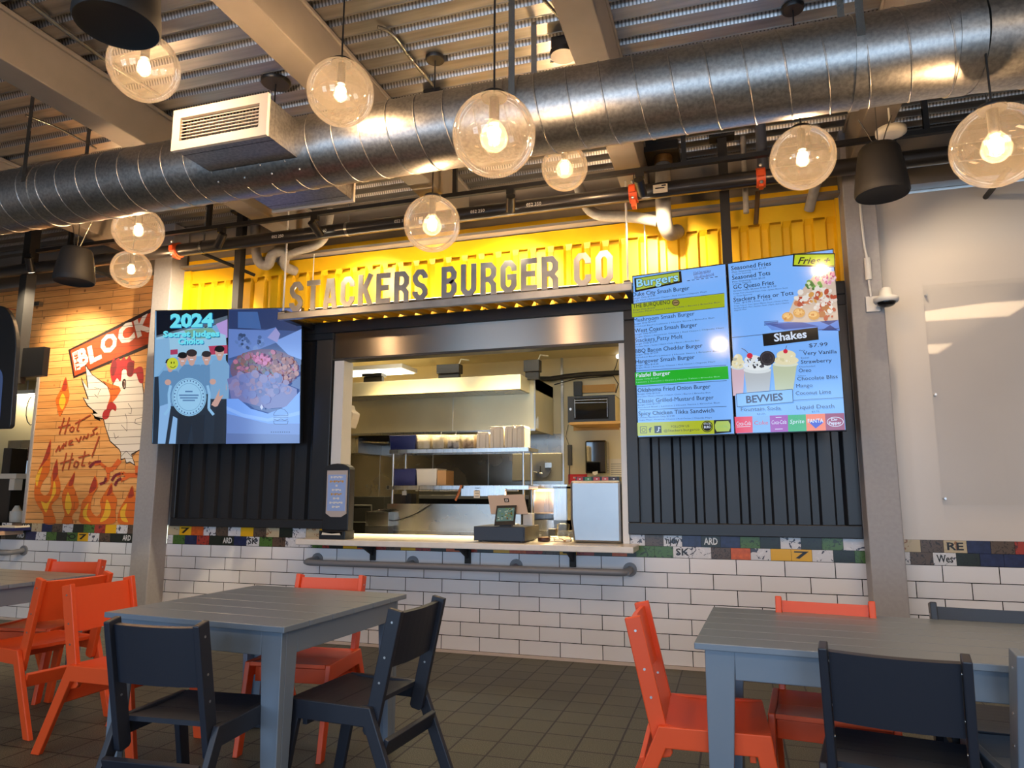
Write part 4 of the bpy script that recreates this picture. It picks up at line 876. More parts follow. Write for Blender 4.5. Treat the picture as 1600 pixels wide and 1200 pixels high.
for f, px, lab in ((FR, 1135, 'black square post from the deck carrying the burger and fries menu screens'), (FL, 377, 'black square post from the deck carrying the two left screens')):
    c = f.uv(0, .3, -.13) ; x = at(px, 370, c.y).x
    mb = MB(); mb.box(x-.034, x+.034, c.y-.034, c.y+.034, f.c.z-.35, ZD-.002, M_BLKM); mb.box(x-.09, x+.09, c.y-.06, c.y+.04, ZD-.02, ZD-.001, M_BLKM); mb.bar((x-.4, c.y-.03, f.c.z), (x+.4, c.y-.03+math.copysign(.06, -1 if f is FR else 1), f.c.z), .02, .06, M_BLKM)
    tag(mb.build('screen_post', offset=(x, c.y, f.c.z)), lab, 'post', 'black screen posts')
# neighbour stall screens, at the left edge of the picture
c = at(37, 500, -.55)
mb = MB(); mb.box(c.x-.045, c.x+.045, -.6, -.5, 2.3, ZD-.002, M_BLKM); q = at(60, 572, -.5); mb.box(q.x-.9, q.x+.13, -.56, -.5, 2.36, 2.64, M_BLK)
tag(mb.build('screen_post', offset=(c.x, -.55, 2.4)), 'black square post with a black panel at its foot, in front of the plank wall', 'post', 'black screen posts')
f = Face(at(-40, 570, -1.6), .1, 0.04); lt = thing('side_display', 'black round-cornered display cut off by the left edge of the photo', 'screen', f.c)
rt = at(13, 600, -1.6); hw = abs((rt-f.c).dot(f.r)); zt = at(10, 476, -1.6).z-f.c.z; zb = at(28, 668, -1.6).z-f.c.z
def rrect(x0, x1, z0, z1, r, n=8, rt_=None):
    P = []
    for cx, cz, a0, rr in ((x1-r, z0+r*.25, -90, r*.25), (x1-(rt_ or r), z1-(rt_ or r)*2.0, 0, rt_ or r), (x0+r, z1-r, 90, r), (x0+r*.25, z0+r*.25, 180, r*.25)):
        for i in range(n+1):
            a = math.radians(a0+90*i/n); kz = 2.0 if rr == rt_ else 1; cx_ = cx if rr != r*.25 else (x1-rr if a0 == -90 else x0+rr)
            P.append((cx_+rr*math.cos(a), cz+rr*kz*math.sin(a)))
    return P
mb = MB(); mb.prism(rrect(-hw, hw, zb, zt, .14, 10, .2), lambda a, b, d: f.uv(a, b, d), -.04, 0, M_BLK); mb.build('bezel', lt, bevel=.006)
mb = MB(); mb.poly([f.uv(a, b, .002) for a, b in rrect(-hw+.05, hw-.1, zb+.06, zt-.5, .05, 4, .05)], scr(70, 92, 140, .6)); mb.build('display', lt)
# ================================================================ mural on the plank wall (flat paint)
def bez(pts, n=5):                                      # closed smooth outline through points
    out = []; k = len(pts)
    for i in range(k):
        p0, p1, p2, p3 = (V(pts[(i+j-1) % k]) for j in range(4))
        for t in [j/n for j in range(n)]:
            out.append(tuple(.5*((2*p1)+(p2-p0)*t+(2*p0-5*p1+4*p2-p3)*t*t+(3*p1-p0-3*p2+p3)*t**3)))
    return out
MW_ = lambda x, y: (60+x/3.4278, 480+y/3.4278)          # mural sketch units to picture pixels
class Paint:
    lift = .0012
    def __init__(s): s.mb = MB()
    def fill(s, pts, m, sm=False):
        Paint.lift += .00006; P = bez([V(p) for p in pts]) if sm else pts
        s.mb.poly([at(*MW_(x, y), -Paint.lift) for x, y in P], m)
    def line(s, pts, t, m):
        Paint.lift += .00006
        for (xa, ya), (xb, yb) in zip(pts, pts[1:]):
            d = V((xb-xa, yb-ya)); 
            if d.length < 1e-5: continue
            d.normalize(); n = V((-d.y, d.x))*t/2
            s.mb.poly([at(*MW_(x, y), -Paint.lift) for x, y in ((xa-n.x, ya-n.y), (xb-n.x, yb-n.y), (xb+n.x, yb+n.y), (xa+n.x, ya+n.y))], m)
mu = thing('wall_mural', 'painted mural of a white rooster above orange flames on the plank wall', 'mural', (-1.2, 0, ZM1))
K_ = mural('paint_black', 40, 24, 22); RD = mural('paint_banner_red', 196, 74, 36); WH = mural('paint_white', 232, 222, 212); OG = mural('paint_flame_orange', 226, 110, 34); OD = mural('paint_flame_red', 172, 58, 36); YL = mural('paint_flame_yellow', 246, 186, 50); CM = mural('paint_comb_red', 176, 44, 50); CMD = mural('paint_comb_dark', 126, 36, 46); BK = mural('paint_beak', 226, 104, 42); SC_ = mural('paint_script', 178, 74, 40)
p = Paint()
p.fill([(160,228),(617,0),(617,205),(188,382)], K_); p.fill([(172,232),(617,22),(617,184),(194,368)], RD)
p.fill([(180,246),(210,230),(226,332),(198,342)], WH)
def on(pp, s, xa, ya, xb, yb, h, m, bold):
    L, R = at(*MW_(xa, ya), -.004), at(*MW_(xb, yb), -.004); T_ = at(*MW_(xa, ya-h), -.004); text(pp.mb, s, L, R, (T_-L).length, m, (0, -1, 0), bold)
on(p, 'B', 224, 318, 272, 292, 92, WH, .05); on(p, 'L', 276, 300, 340, 268, 90, WH, .05); on(p, 'O', 342, 256, 430, 210, 94, WH, .05); on(p, 'C', 436, 206, 520, 162, 98, WH, .05); on(p, 'K', 530, 160, 617, 112, 92, WH, .05)
L, R = at(*MW_(222, 334), -.0042), at(*MW_(208, 236), -.0042); text(p.mb, 'THE', L, R, .05, RD, (0, -1, 0), .02)
p.mb.build('painted_banner', mu)
p = Paint()
p.fill([(452,330),(475,330),(500,350),(530,352),(556,380),(566,466),(556,760),(500,790),(520,850),(490,832),(470,838),(462,812),(440,820),(440,780),(430,762),(382,720),(356,640),(346,600),(300,596),(334,612),(284,570),(312,568),(262,530),(236,482),(262,490),(232,400),(228,372),(262,430),(248,298),(290,360),(372,420),(384,470),(400,400)], K_)
p.fill([(454,334),(474,334),(498,354),(528,356),(552,384),(562,466),(552,756),(496,786),(514,842),(490,826),(472,832),(464,806),(443,814),(443,778),(433,758),(386,716),(360,640),(350,594),(310,588),(290,572),(318,570),(266,526),(244,488),(270,494),(238,400),(234,388),(268,438),(254,316),(286,362),(368,424),(386,474),(404,404)], WH)
for l in ([(480,515),(500,545),(496,572),(482,566)], [(466,570),(474,600),(474,664),(444,630)], [(430,690),(412,704),(404,672)], [(556,590),(520,600),(516,620),(548,630)], [(300,430),(332,440),(318,470)], [(300,466),(320,486)], [(442,800),(470,770),(500,800),(530,770)]): p.line(l, 2.2, K_)
p.fill([(392,392),(384,330),(404,270),(412,284),(430,272),(440,284),(460,266),(470,280),(488,262),(500,284),(514,290),(512,330),(540,318),(560,330),(562,400),(540,402),(520,350),(498,372),(476,366),(470,336),(450,332),(440,396),(420,380),(406,404)], CM, True)
p.fill([(388,330),(402,282),(420,300),(414,344),(396,370)], CMD, True); p.fill([(478,300),(510,300),(504,360),(478,366)], CMD, True)
p.fill([(344,394),(390,412),(432,424),(442,446),(420,482),(396,510),(372,544),(368,530),(384,480),(380,440)], BK); p.line([(344,394),(384,440),(436,438)], 2.4, K_)
p.fill([(372,520),(394,508),(416,528),(414,556),(396,548),(382,566),(376,590),(354,602),(342,586),(350,556),(364,546)], CM, True)
p.fill([(452,390),(464,384),(470,402),(466,434),(456,438),(448,414)], K_, True); p.fill([(455,398),(462,394),(465,404),(462,428),(456,428)], WH, True); p.fill([(455,400),(461,398),(463,412),(460,428),(456,426)], mural('paint_eye', 90, 50, 40), True)
for l in ([(436,818),(400,866),(360,872)], [(530,850),(532,900),(470,900)]): p.line(l, 26, BK)
for l in ([(372,868),(330,836),(300,842)], [(376,874),(372,920),(356,936)], [(480,905),(450,886),(420,906)], [(480,908),(440,930)]): p.line(l, 17, BK)
for l in ([(336,826),(300,830),(272,858)], [(362,912),(356,938),(328,948)], [(440,890),(410,900),(392,930)], [(444,916),(420,930),(410,956)]): p.line(l, 14, CMD)
p.mb.build('rooster', mu)
def flame(pts, inner, core):
    p = Paint(); p.fill(pts, OG, True); 
    for q in inner: p.fill(q, OD, True)
    for q in core: p.fill(q, YL, True)
    p.mb.build('flame', mu)
flame([(146,374),(160,430),(163,490),(130,560),(112,584),(98,530),(94,490),(120,440)], [[(146,380),(154,430),(140,448),(126,440)]], [[(130,462),(146,500),(128,548),(110,510)]])
flame([(66,706),(64,790),(58,880),(22,940),(10,980),(26,1006),(50,1000),(66,960),(70,900),(100,812),(106,900),(118,950),(112,1010),(72,1060),(80,1100),(92,1158),(30,1158),(26,1110),(-14,1040),(-22,980),(-4,880),(34,800)],
      [[(64,715),(60,790),(20,850),(-4,890),(30,805)], [(98,820),(104,890),(80,930),(78,880)]], [[(22,850),(6,910),(-8,960),(-16,920),(0,880)], [(84,930),(94,990),(60,1050),(40,1100),(14,1040),(44,1050),(70,1010)]])
flame([(196,880),(186,950),(200,990),(216,1060),(180,1120),(186,1158),(126,1158),(140,1110),(128,1050),(130,990),(170,920)], [[(194,888),(184,950),(160,950)]], [[(158,990),(178,1060),(160,1110),(142,1060)]])
flame([(302,902),(318,960),(290,1010),(280,1080),(310,1120),(336,1090),(330,1040),(352,1000),(392,940),(398,990),(420,1030),(412,1090),(400,1158),(230,1158),(226,1090),(236,1040),(276,990)], [[(300,910),(312,960),(288,990),(270,990)], [(390,950),(394,990),(366,1010)]], [[(268,1050),(258,1110),(280,1150),(244,1130),(240,1090)], [(366,1030),(388,1080),(372,1130),(330,1150),(352,1100)]])
flame([(502,956),(516,1010),(530,1100),(530,1158),(430,1158),(432,1090),(470,1020)], [[(500,964),(510,1010),(480,1020)]], [[(474,1050),(464,1110),(480,1150),(446,1140),(440,1090)]])
p = Paint()
for l in ([(138,592),(112,680)], [(166,590),(140,680)], [(106,644),(172,628)], [(176,640),(166,660),(180,668),(192,648),(180,638)], [(222,600),(206,660),(220,662)], [(196,624),(280,576)],
          [(92,776),(112,740),(112,770),(138,728),(132,762)], [(150,716),(144,746)], [(166,730),(184,712),(166,716),(162,738),(188,734)], [(200,700),(216,722),(230,690)], [(236,712),(246,690),(258,704),(268,676)], [(276,690),(300,676),(290,662),(316,640)], [(316,670),(310,684)],
          [(150,780),(128,876)], [(182,780),(160,870)], [(116,836),(190,812)], [(196,826),(188,852),(206,858),(216,830),(198,822)], [(250,770),(230,850),(250,846)], [(214,806),(274,788)], [(326,690),(286,800)], [(276,826),(268,842)]): p.line(l, 7, SC_)
o = p.mb.build('painted_script', mu); o['label'] = 'brown brush script reading Hot Wings Hot'
# ================================================================ kitchen behind the window
KB = 2.8
def slab(name, x0, x1, y0, y1, z0, z1, m): mb = MB(); mb.box(x0, x1, y0, y1, z0, z1, m); return struct(mb, name)
slab('wall_kitchen_back', -.2, 4.9, KB, KB+.1, 0, 2.95, M_CREAM)
slab('wall_kitchen_left', -.3, -.2, .13, KB+.1, 0, 2.95, M_CREAM); slab('wall_kitchen_right', 4.9, 5.0, .13, KB+.1, 0, 2.95, M_CREAM)
slab('ceiling_kitchen', -.3, 5.0, .13, KB+.1, 2.9, 3.0, M_CREAM); slab('floor_kitchen', -.3, 5.0, .13, KB+.1, -.1, 0, M_FLOOR)
mb = MB(); mb.box(-.2, 2.99, KB-.012, KB-.001, .0, 1.97, M_STEELW)
for x in (.55, 1.3, 2.05): mb.box(x-.006, x+.006, KB-.017, KB-.012, 0, 1.97, M_STEEL)
mb.box(2.985, 3.015, KB-.02, KB-.001, 0, 2.9, M_STEEL); struct(mb, 'trim_3')
def pxbox(mb, x0, y0, x1, y1, yf, dep, m):              # a box whose front face spans these picture pixels at depth yf
    a, b = at(x0, (y0+y1)/2, yf), at(x1, (y0+y1)/2, yf); t, u = at((x0+x1)/2, y0, yf), at((x0+x1)/2, y1, yf)
    mb.box(a.x, b.x, yf, yf+dep, u.z, t.z, m); return a.x, b.x, u.z, t.z
def kitchen_light(loc, sx, sy, e, lab, col=(1, .77, .38)):
    mb = MB(); x, y, z = loc; mb.box(x-sx/2-.03, x+sx/2+.03, y-sy/2-.03, y+sy/2+.03, z-.05, z, M_WHT); mb.box(x-sx/2, x+sx/2, y-sy/2, y+sy/2, z-.058, z-.05, M_TUBE)
    o = tag(mb.build('ceiling_light', offset=(x, y, z)), lab, 'ceiling light', 'kitchen ceiling lights')
    l = bpy.data.lights.new('ceiling_light', 'AREA'); l.shape = 'RECTANGLE'; l.size, l.size_y = sx, sy; l.energy = e; l.color = col; l.spread = math.radians(78)
    lo = bpy.data.objects.new('ceiling_light', l); COL.objects.link(lo); lo.parent = o; lo.location = (0, 0, -.07)
kitchen_light((.75, 1.95, 2.74), 1.15, .35, 34, 'long kitchen ceiling light seen at the top left of the serving window')
for x, lab in ((1.6, 'kitchen ceiling light hidden above the window header, left'), (2.9, 'kitchen ceiling light hidden above the window header, middle'), (4.2, 'kitchen ceiling light hidden above the window header, right')): kitchen_light((x, 1.28, 2.89), 1.0, .3, 125, lab)
mb = MB(); mb.tube([(.3, 2.05, 2.79), (.3, 2.05, 2.9)], .01, M_WHT, 8)
# extractor hood
hd = thing('extractor_hood', 'large stainless extractor hood over the cooking line', 'extractor hood', (1.5, 2.3, 1.95))
HX = 2.885
mb = MB(); mb.box(-.1, HX, 1.97, 1.99, 1.95, 2.42, M_HOOD); mb.box(-.1, HX, 1.97, KB-.01, 2.4, 2.54, M_HOOD); mb.box(HX-.012, HX, 1.97, KB-.01, 1.95, 2.54, M_HOOD); mb.box(-.1, HX, KB-.03, KB-.014, 1.98, 2.4, M_HOOD)
mb.box(-.1, HX, 1.96, 2.0, 1.94, 1.962, M_STEEL); mb.box(1.9, 1.905, 1.966, 1.972, 1.96, 2.4, M_STEEL); mb.box(HX-.012, HX+.004, 1.962, 1.972, 1.95, 2.54, M_STEEL); mb.build('canopy', hd, bevel=.002)
mb = MB(); mb.box(-.1, 2.82, 1.62, 1.969, 2.36, 2.52, M_HOOD); mb.box(-.1, 2.8, 1.64, 1.96, 2.352, 2.36, M_STEEL); mb.build('air_plenum', hd, bevel=.003)
mb = MB(); mb.box(2.9, 2.905, 2.0, 2.05, 1.97, 2.1, M_WHT); mb.box(HX+.001, HX+.01, 2.0, 2.05, 1.97, 2.08, M_WHT); mb.build('switch_plate', hd)
for px0, py0, px1, py1, yf, lab in ((682, 569, 717, 583, 1.75, 'dark fire-suppression box on top of the hood, middle'), (565, 583, 596, 588, 1.75, 'small dark bracket box on top of the hood, left'), (818, 562, 842, 580, 1.85, 'dark equipment cluster on the hood top at right')):
    mb = MB(); x0, x1, z0, z1 = pxbox(mb, px0, py0, px1, py1, yf, .12, M_BLK); mb.box(x0+.01, x1-.01, yf+.03, yf+.09, 2.5, z0, M_BLK); mb.tube([(x1-.02, yf+.05, z1), (x1, yf+.06, z1+.06), (x1+.08, yf+.1, z1+.05)], .008, M_WHT, 6)
    tag(mb.build('hood_box', bevel=.004), lab, 'box', 'boxes on the hood')
# pass shelf unit
ps = thing('pass_shelf', 'stainless two-tier pass shelf on thin posts behind the counter', 'shelf unit', (2.4, 1.05, .86))
SX0, SX1, Z1, Z2 = 1.67, 3.12, 1.69, 1.335
def shelf(z, x0, x1, y0=.88, y1=1.22):
    mb = MB(); mb.box(x0, x1, y0, y1, z-.006, z, M_STEEL); mb.box(x0, x1, y0-.004, y0+.012, z-.04, z, M_STEEL); mb.box(x0, x1, y1-.012, y1, z-.04, z, M_STEEL); mb.box(x0, x0+.012, y0, y1, z-.035, z, M_STEEL); mb.box(x1-.012, x1, y0, y1, z-.035, z, M_STEEL); mb.build('shelf', ps, bevel=.002)
shelf(Z1, SX0, SX1); shelf(Z2, SX0-.03, SX1)
for x, y in ((SX0+.03, .91), (SX0+.03, 1.19), (SX1-.06, .91), (SX1-.06, 1.19)): mb = MB(); mb.cyl((x, y, .86), (x, y, Z1-.007), .0125, M_STEEL, 12); mb.build('post', ps)
mb = MB(); mb.cyl((SX0+.3, .872, Z2-.05), (SX1-.1, .872, Z2-.05), .006, M_STEEL, 8); mb.box(2.46, 2.9, .84, .88, Z2-.1, Z2-.03, M_STEEL); o = mb.build('ticket_rail', ps)
# prep table with its splash panel
pt = thing('prep_table', 'stainless prep table with an upright splash panel, below the pass shelf', 'table', (2.3, 1.0, 0))
mb = MB(); mb.box(1.4, 3.13, .62, 1.3, .82, .86, M_STEEL); mb.build('tabletop', pt, bevel=.003)
mb = MB(); mb.box(SX0, 3.05, .86, .872, .861, 1.158, M_STEELW); mb.box(SX0, 3.05, .853, .86, .90, .905, M_STEEL); mb.build('splash_panel', pt)
for x in (1.45, 3.09):
    for y in (.67, 1.25): mb = MB(); mb.cyl((x, y, 0), (x, y, .82), .02, M_STEEL, 12); mb.build('leg', pt)
def solo(mb, name, lab, cat, group=None, bevel=.002): return tag(mb.build(name, bevel=bevel), lab, cat, group)
def tub(x0, x1, y0, y1, z0, z1, m, lip=.008, tp=.92):
    mb = MB(); cx, cy = (x0+x1)/2, (y0+y1)/2; f = lambda x, y, k: (cx+(x-cx)*k, cy+(y-cy)*k)
    P = [(x0, y0), (x1, y0), (x1, y1), (x0, y1)]; A = [f(*q, tp)+(z0,) for q in P]; B = [q+(z1,) for q in P]; Ci = [f(*q, .94)+(z1,) for q in P]; D = [f(*q, tp*.93)+(z0+.006,) for q in P]
    vs = A+B+Ci+D; fs = [(3, 2, 1, 0), (12, 13, 14, 15)]
    for i in range(4): j = (i+1) % 4; fs += [(i, j, 4+j, 4+i), (4+i, 4+j, 8+j, 8+i), (8+i, 8+j, 12+j, 12+i)]
    mb.add(vs, fs, m); 
    for a, b in zip(B, B[1:]+B[:1]): mb.bar(a, b, lip*1.6, lip, m)
    return mb
def pxspan(x0, x1, y0, y1, yf): a, b = at(x0, (y0+y1)/2, yf), at(x1, (y0+y1)/2, yf); return a.x, b.x, at((x0+x1)/2, y0, yf).z
def on_shelf(x0, x1, ytop, zs, yf=.92): a, b, z = pxspan(x0, x1, ytop, ytop+20, yf); return a, b, z
a, b, z = on_shelf(609, 650, 681, Z1); solo(tub(a, b, .91, 1.18, Z1+.001, z, M_BLUEBIN), 'bin', 'navy blue bin at the left end of the upper pass shelf', 'bin')
a, b, z = on_shelf(613, 650, 733, Z2); solo(tub(a, b, .91, 1.18, Z2+.001, z, M_BLUEBIN), 'bin', 'navy blue bin at the left end of the lower pass shelf', 'bin')
MTUB = mat('white_tub', srgb(226,220,206), .45); MCLR = glass('clear_tub', (.95,.95,.95,1), .18, .06)
FOOD = [noisy('tub_filling_a', [(.4, srgb(214,200,160)), (.6, srgb(240,230,200))], 18, .6), noisy('tub_filling_b', [(.4, srgb(206,196,166)), (.6, srgb(238,232,210))], 14, .6), noisy('tub_filling_c', [(.42, srgb(40,44,60)), (.55, srgb(206,206,206))], 20, .6), noisy('tub_filling_d', [(.42, srgb(150,120,90)), (.55, srgb(226,200,170))], 26, .6)]
for i, (x0, x1, lab) in enumerate(((651, 673, 'clear tub of pale packets next to the blue bin on the upper pass shelf'), (674, 695, 'clear tub of wrapped straws, second after the blue bin on the upper pass shelf'), (697, 719, 'clear tub of dark and white packets on the upper pass shelf'), (721, 742, 'clear tub of tan packets beside the food box stacks'))):
    a, b, z = on_shelf(x0, x1, 680, Z1); t = thing('clear_tub', lab, 'tub', ((a+b)/2, 1.0, Z1), 'clear tubs on the upper pass shelf')
    tub(a+.002, b-.002, .91, 1.15, Z1+.001, z, MCLR).build('tub', t)
    mb = MB(); mb.box(a+.014, b-.014, .93, 1.13, Z1+.01, z-.02, FOOD[i]); rnd = random.Random(i)
    for k in range(9): 
        cx, cy = a+.02+(b-a-.04)*rnd.random(), .94+.18*rnd.random(); mb.obox((cx, cy, z-.015), (.012*(.6+rnd.random()), 0, .006), (0, .02, .003), (0, 0, .003), FOOD[i])
    if i in (1, 2): mb.cyl((a+.05, 1.0, z-.03), (a+.075, 1.0, z+.04), .004, M_WHT, 8)
    mb.build('packets', t)
for x0, x1, y0, n, lab in ((744, 763, 675, 5, 'short stack of pale folded food boxes on the upper pass shelf'), (765, 786, 666, 8, 'middle tall stack of pale folded food boxes on the upper pass shelf'), (788, 819, 665, 8, 'wide tall stack of pale food boxes at the right end of the upper pass shelf')):
    a, b, z = on_shelf(x0, x1, y0, Z1); t = thing('food_box_stack', lab, 'boxes', ((a+b)/2, 1.0, Z1), 'food box stacks')
    cols = 1 if x1-x0 < 25 else 2
    mb = MB(); h = z-Z1-.02
    for c_ in range(cols):
        xa, xb = a+(b-a)*c_/cols, a+(b-a)*(c_+1)/cols
        for k in range(4): u0, u1 = xa+(xb-xa)*k/4, xa+(xb-xa)*(k+1)/4; mb.box(u0+.001, u1-.001, .93+.006*(k % 2), 1.13, Z1+.001, Z1+h-.004*(k % 2), M_PAPER)
        mb.prism([(xa, Z1+h-.003), (xb, Z1+h-.003), (xb-.008, z), (xa+.008, z)], lambda p, q, d: (p, d, q), .935, 1.125, M_PAPER)
    mb.build('carton', t, bevel=.002)
a, b, z = on_shelf(651, 683, 733, Z2); solo(tub(a, b, .91, 1.15, Z2+.001, z, MTUB), 'tub', 'white lidded tub between the blue bin and the brown box on the lower pass shelf', 'tub')
a, b, z = on_shelf(683, 697, 735, Z2); mb = MB(); mb.box(a, b, .92, 1.12, Z2+.001, z, M_CARD); solo(mb, 'carton', 'small brown carton on the lower pass shelf', 'carton')
mb = MB(); mb.box(1.75, 3.0, 1.5, 1.95, 0, .9, M_DARKIN); mb.box(1.72, 3.02, 1.49, 1.96, .9, 1.3, M_DARKIN); mb.box(1.72, 3.02, 1.48, 1.49, 1.2, 1.24, M_BLK); solo(mb, 'dark_gap_box', 'near-black box added to darken the gap behind the pass shelf', 'dark_gap_box')  # added block, near-black colour stands for the shade in the gap
# dark gear behind the splash panel, receipt, knife
mb = MB(); x0, x1, z0, z1 = pxbox(mb, 614, 772, 634, 787, 1.0, .16, M_BLK); mb.box(x0, x1, 1.0, 1.16, .861, z0, M_BLK); mb.box(x1, x1+.05, 1.02, 1.14, .861, z0+.1, M_BLK); mb.box(x0+.1, x0+.15, .999, 1.0, z1-.01, z1+.03, M_PAPER); solo(mb, 'ticket_printer', 'black ticket printer under the lower pass shelf at the left', 'printer')
mb = MB(); a = at(745, 768, .835); mb.box(a.x-.03, a.x+.03, .836, .838, a.z-.06, Z2-.045, M_PAPER); 
for k in range(4): mb.box(a.x-.02, a.x+.02, .8345, .836, a.z-.045+.025*k, a.z-.04+.025*k, M_BLK)
solo(mb, 'order_ticket', 'white order ticket hanging from the ticket rail', 'ticket', bevel=0)
mb = MB(); mb.tube([at(712, 782, .85), at(716, 772, .85), at(721, 758, .85)], .011, mat('wood_handle', srgb(170,96,50), .5), 10); solo(mb, 'wooden_handle', 'small wooden tool handle leaning under the lower pass shelf', 'tool', bevel=0)
mb = MB(); q = [at(673, 788, .845), at(650, 803, .845), at(625, 812, .845), at(607, 815, .845), at(605, 822, .86)]; mb.tube(smooth(q, k=.4), .005, M_BLK, 6); solo(mb, 'power_cable', 'black cable draped across the steel splash panel', 'cable', bevel=0)
mb = MB(); x0, x1, z0, z1 = pxbox(mb, 571, 800, 607, 822, .75, .3, M_STEELW); mb.box(x0, x1, .75, 1.05, .861, z0, M_BLK); mb.poly([(x0, .76, z1+.002), (x1, .76, z1+.03), (x1, 1.05, z1+.03), (x0, 1.05, z1+.012)], M_PAPER); mb.box(x1-.06, x1-.02, .9, .95, z1, z1+.07, M_CARD)
solo(mb, 'food_bin', 'grey steel bin with paper on top at the left of the prep table', 'bin')
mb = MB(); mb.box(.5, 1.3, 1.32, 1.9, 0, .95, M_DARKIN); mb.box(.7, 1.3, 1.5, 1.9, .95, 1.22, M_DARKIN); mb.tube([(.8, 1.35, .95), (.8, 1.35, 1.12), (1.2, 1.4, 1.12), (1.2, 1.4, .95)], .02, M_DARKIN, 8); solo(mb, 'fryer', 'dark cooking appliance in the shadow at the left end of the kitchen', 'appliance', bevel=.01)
mb = MB(); x0, x1, z0, z1 = pxbox(mb, 537, 692-8, 560, 708, 2.2, KB-2.2-.013, M_STEEL); 
solo(mb, 'control_box', 'grey control box under the hood at the left', 'box')
mb = MB(); x0, x1, z0, z1 = pxbox(mb, 560, 681, 608, 692, 2.3, KB-2.3-.013, M_BLK); mb.tube([(x0+.03, 2.28, z0+.02), (x1, 2.28, z0)], .014, M_STEEL, 8); solo(mb, 'broiler', 'dark wall broiler under the hood at the left', 'appliance')
# red-handled pole and hanging bag at the left jamb
pl_ = thing('squeegee_pole', 'white pole with a red grip leaning in the left side of the serving window', 'pole', (1.72, .3, .886))
a, b = at(549, 560, .34), at(545, 800, .34); mb = MB(); mb.tube([b, a], .009, M_WHT, 8); mb.build('pole', pl_)
a, b = at(546, 768, .34), at(545, 790, .34); mb = MB(); mb.tube([b, a], .015, mat('red_grip', srgb(206,60,40), .5), 10); o = mb.build('grip', pl_); o['label'] = 'red grip'
mb = MB(); mb.tube([at(545, 798, .34), (at(545, 798, .34).x, .34, .886)], .006, M_WHT, 8); mb.build('tip', pl_)
mb = MB(); P_ = [(538,634),(551,633),(553,641),(560,646),(558,656),(553,670),(537,664)]
mb.prism([(at(x, y, .3).x, at(x, y, .3).z) for x, y in P_], lambda a, b, d: (a, d, b), .2, .34, M_PAPER); solo(mb, 'paper_bag', 'crumpled pale paper bag hanging at the left jamb of the serving window', 'bag', bevel=.012)
# right-hand wall: microwave on its shelf, towel dispenser, signs
mw = thing('microwave', 'black microwave on a wooden wall shelf at the right of the kitchen', 'microwave', at(925, 660, 2.35))
mb = MB(); x0, x1, z0, z1 = pxbox(mb, 887, 618, 961, 659, 2.35, .4, M_BLK); mb.box(x1-.0, x1+.004, 2.36, 2.74, z0+.01, z1-.01, M_CREAM); mb.build('cabinet', mw, bevel=.006)
mb = MB(); xa, xb = x0+(x1-x0)*.14, x0+(x1-x0)*.86; mb.box(xa, xb, 2.343, 2.349, z0+.03, z1-.03, mat('dark_glass', srgb(12,13,14), .08))
for (p_, q_) in (((xa+.01, z1-.05), (xb-.01, z1-.05)), ((xa+.01, z1-.08), (xb-.01, z1-.085)), ((xa+.01, z0+.05), (xa+.01, z1-.04)), ((xb-.01, z0+.05), (xb-.01, z1-.04))): mb.bar((p_[0], 2.34, p_[1]), (q_[0], 2.34, q_[1]), .004, .004, M_STEEL)
mb.build('door', mw); mb = MB(); mb.cyl((x0+.035, 2.335, (z0+z1)/2), (x0+.035, 2.349, (z0+z1)/2), .014, M_SCREW, 14); mb.build('knob', mw)
ws = thing('wall_shelf', 'wooden wall shelf with cleats carrying the microwave', 'shelf', (x0+.2, 2.6, z0-.03))
mb = MB(); WD = mat('plywood', srgb(206,156,84), .6); mb.box(x0+.03, x1+.06, 2.3, KB-.001, z0-.032, z0-.003, WD); mb.build('board', ws)
mb = MB(); pxbox(mb, 896, 663, 967, 672, KB-.03, .029, WD); mb.build('cleat', ws); mb = MB(); pxbox(mb, 909, 601, 961, 613, KB-.03, .029, WD); mb.build('cleat', ws)
mb = MB(); pxbox(mb, 896, 596, 909, 618, KB-.06, .05, M_BLK); solo(mb, 'flue_box', 'slim black box standing behind the microwave', 'box')
mb = MB(); mb.tube([at(840, 592, 2.72), at(860, 592, 2.72), at(885, 588, 2.72), at(915, 585, 2.72), at(975, 582, 2.72)], .03, M_BLKM, 10)
mb.tube([at(866, 601, 2.72), at(900, 592, 2.72), at(958, 587, 2.72), at(966, 600, 2.72), at(962, 614, 2.72)], .007, M_BLKM, 6); solo(mb, 'cable_bundle', 'thick black cable bundle along the back wall above the microwave', 'cable', bevel=0)
mb = MB(); mb.tube(smooth([at(966, 558, 2.7), at(962, 575, 2.7), at(955, 585, 2.7)], k=.4), .005, M_BLK, 6); mb.sph(at(966, 557, 2.7), .03, emis('pilot_lamp', (1, .95, .8, 1), 2), 12, 8); solo(mb, 'wall_lamp', 'tiny lit lamp high beside the right jamb', 'lamp', bevel=0)
td = thing('towel_dispenser', 'glossy black paper towel dispenser on the cream kitchen wall', 'dispenser', at(931, 740, KB))
mb = MB(); pxbox(mb, 914, 688, 948, 740, KB-.2, .199, mat('gloss_black', srgb(12,12,13), .06, coat=1)); mb.build('housing', td, bevel=.02)
mb = MB(); a = at(930, 740, KB-.2); mb.prism([(a.x-.03, a.z+.02), (a.x+.03, a.z+.03), (a.x+.03, a.z-.01), (a.x, a.z-.02), (a.x-.03, a.z-.005)], lambda p, q, d: (p, d, q), KB-.204, KB-.201, M_PAPER); mb.build('paper_towel', td)
mb = MB(); x0, x1, z0, z1 = pxbox(mb, 953, 717, 972, 745, KB-.004, .003, M_PAPER)
for k in range(6): mb.box(x0+.01, x1-.01, KB-.006, KB-.0045, z0+.02+.025*k, z0+.028+.025*k, M_PIPEG)
